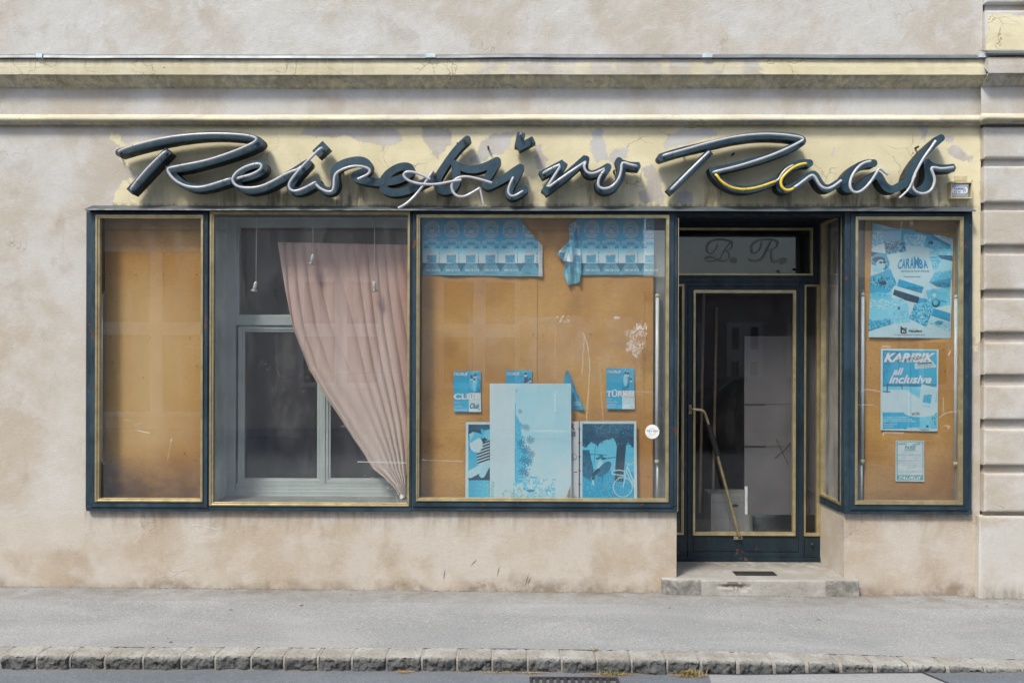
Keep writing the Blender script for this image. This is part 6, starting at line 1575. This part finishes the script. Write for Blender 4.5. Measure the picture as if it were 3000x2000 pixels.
def tree(x, y, h, r, label, seed):
    rs_ = np.random.default_rng(seed); e = empty('tree', (x, y, 0)); tag(e, label, 'tree', None)
    m = MB().tube([(x,y,-.2),(x+.1,y,h*.35),(x-.05,y,h*.65)], [.16,.12,.05], 10)
    for k in range(6): a = k*1.05; m.tube([(x,y,h*(.3+.05*k)),(x+math.cos(a)*r*.6,y+math.sin(a)*r*.6,h*(.55+.06*k))], [.05,.015], 6)
    obj('trunk', m, plain('bark_%d' % seed, (.10,.075,.055), .9), e)
    cr = MB(); cl = [(rs_.normal(0,r*.45), rs_.normal(0,r*.45), h*.72+rs_.normal(0,h*.11)) for _ in range(26)]
    for k in range(2600):
        c_ = cl[rs_.integers(26)]; p_ = Vector((x+c_[0]+rs_.normal(0,.28), y+c_[1]+rs_.normal(0,.28), c_[2]+rs_.normal(0,.24))); u = Vector(rs_.normal(size=3)).normalized()*.085; v = u.cross(Vector(rs_.normal(size=3))).normalized()*.05
        cr.add([p_-u, p_+v, p_+u, p_-v], [(0,1,2,3)])
    obj('crown', cr, plain('foliage_%d' % seed, (.055,.09,.03), .6, 0, .4, 3), e, fixn=False)
tree(8.3, -19.6, 4.5, .8, 'leafy tree rising behind the low opposite house', 5)
# parked car in the street, mirrored in the door and the poster window
ce = empty('parked_car', (4.4, -9.6, 0)); tag(ce, 'dark parked hatchback mirrored in the door glass', 'car')
zc0 = -.10
def carsec(pr, y0, y1, inset=0):
    m = MB(); m.prism([(2.35+x, zc0+z) for x, z in pr], y0, y1); return m
body = [(.0,.32),(.02,.62),(.18,.80),(.95,.92),(1.0,.93),(3.55,.95),(3.92,.92),(4.05,.75),(4.08,.40),(4.0,.24),(3.62,.22),(3.56,.42),(3.4,.56),(3.16,.60),(2.94,.52),(2.82,.36),(2.80,.22),(1.22,.22),(1.2,.38),(1.06,.55),(.84,.60),(.60,.54),(.50,.36),(.48,.24),(.05,.25)]
M_car = plain('car_paint', (.05,.055,.06), .2, .2, .03, 3, 0); M_cg = plain('car_glass', (.02,.025,.03), .08, 0, .05, 3, 0); M_rub = plain('tyre_rubber', (.02,.02,.02), .8); M_rim = plain('wheel_rim', (.45,.46,.47), .3, .8)
obj('body', carsec(body, -10.45, -8.75), M_car, ce, bevel=.03)
gh = [(.98,.92),(1.62,1.40),(1.85,1.45),(3.15,1.46),(3.45,1.40),(3.80,.93)]
m = MB(); n0 = [(2.35+x, zc0+z) for x, z in gh]; ins = [0,.13,.15,.15,.13,0]
m.v = [(x, -10.40+i_, z) for (x, z), i_ in zip(n0, ins)]+[(x, -8.80-i_, z) for (x, z), i_ in zip(n0, ins)]; k_ = len(gh)
m.f = [tuple(range(k_)), tuple(range(k_, 2*k_))[::-1]]+[(i, k_+i, k_+(i+1) % k_, (i+1) % k_) for i in range(k_)]
obj('roof', m, M_car, ce, bevel=.02)
for x0_, x1_, x2_, x3_ in ((1.22,1.68,2.42,2.42),(2.50,2.50,3.18,3.42)):
    for yy, sg_ in ((-8.80,1),(-10.40,-1)):
        t1 = .02*sg_; t2 = -.122*sg_+.006*sg_
        m = MB().add([(2.35+x0_,yy+t1*.2,zc0+.97),(2.35+x3_,yy+t1*.2,zc0+.97),(2.35+(x2_),yy+t2,zc0+1.36),(2.35+x1_,yy+t2,zc0+1.36),(2.35+x0_,yy-.03*sg_,zc0+.97),(2.35+x3_,yy-.03*sg_,zc0+.97),(2.35+x2_,yy-.17*sg_,zc0+1.36),(2.35+x1_,yy-.17*sg_,zc0+1.36)], [(0,1,2,3),(7,6,5,4),(0,4,5,1),(1,5,6,2),(2,6,7,3),(3,7,4,0)])
        obj('side_window', m, M_cg, ce)
for xx in (.83,3.18):
    for yy in (-8.93,-10.27):
        wl_ = obj('wheel', MB().lathe([(.30,-.1),(.32,-.06),(.32,.06),(.30,.1)], (2.35+xx, yy, zc0+.32), 28, M=Matrix.Rotation(math.pi/2, 3, 'X')), M_rub, ce, smooth=False)
        obj('rim', MB().lathe([(.19,-.104),(.17,-.112),(.05,-.11)], (2.35+xx, yy, zc0+.32), 24, M=Matrix.Rotation(-math.pi/2 if yy < -9.6 else -math.pi/2, 3, 'X')), M_rim, wl_)
o = obj('far_pavement', MB().box(-18, 19, OY, -12.3, -.25, .03), M_pav, None); tag(o, kind='structure')
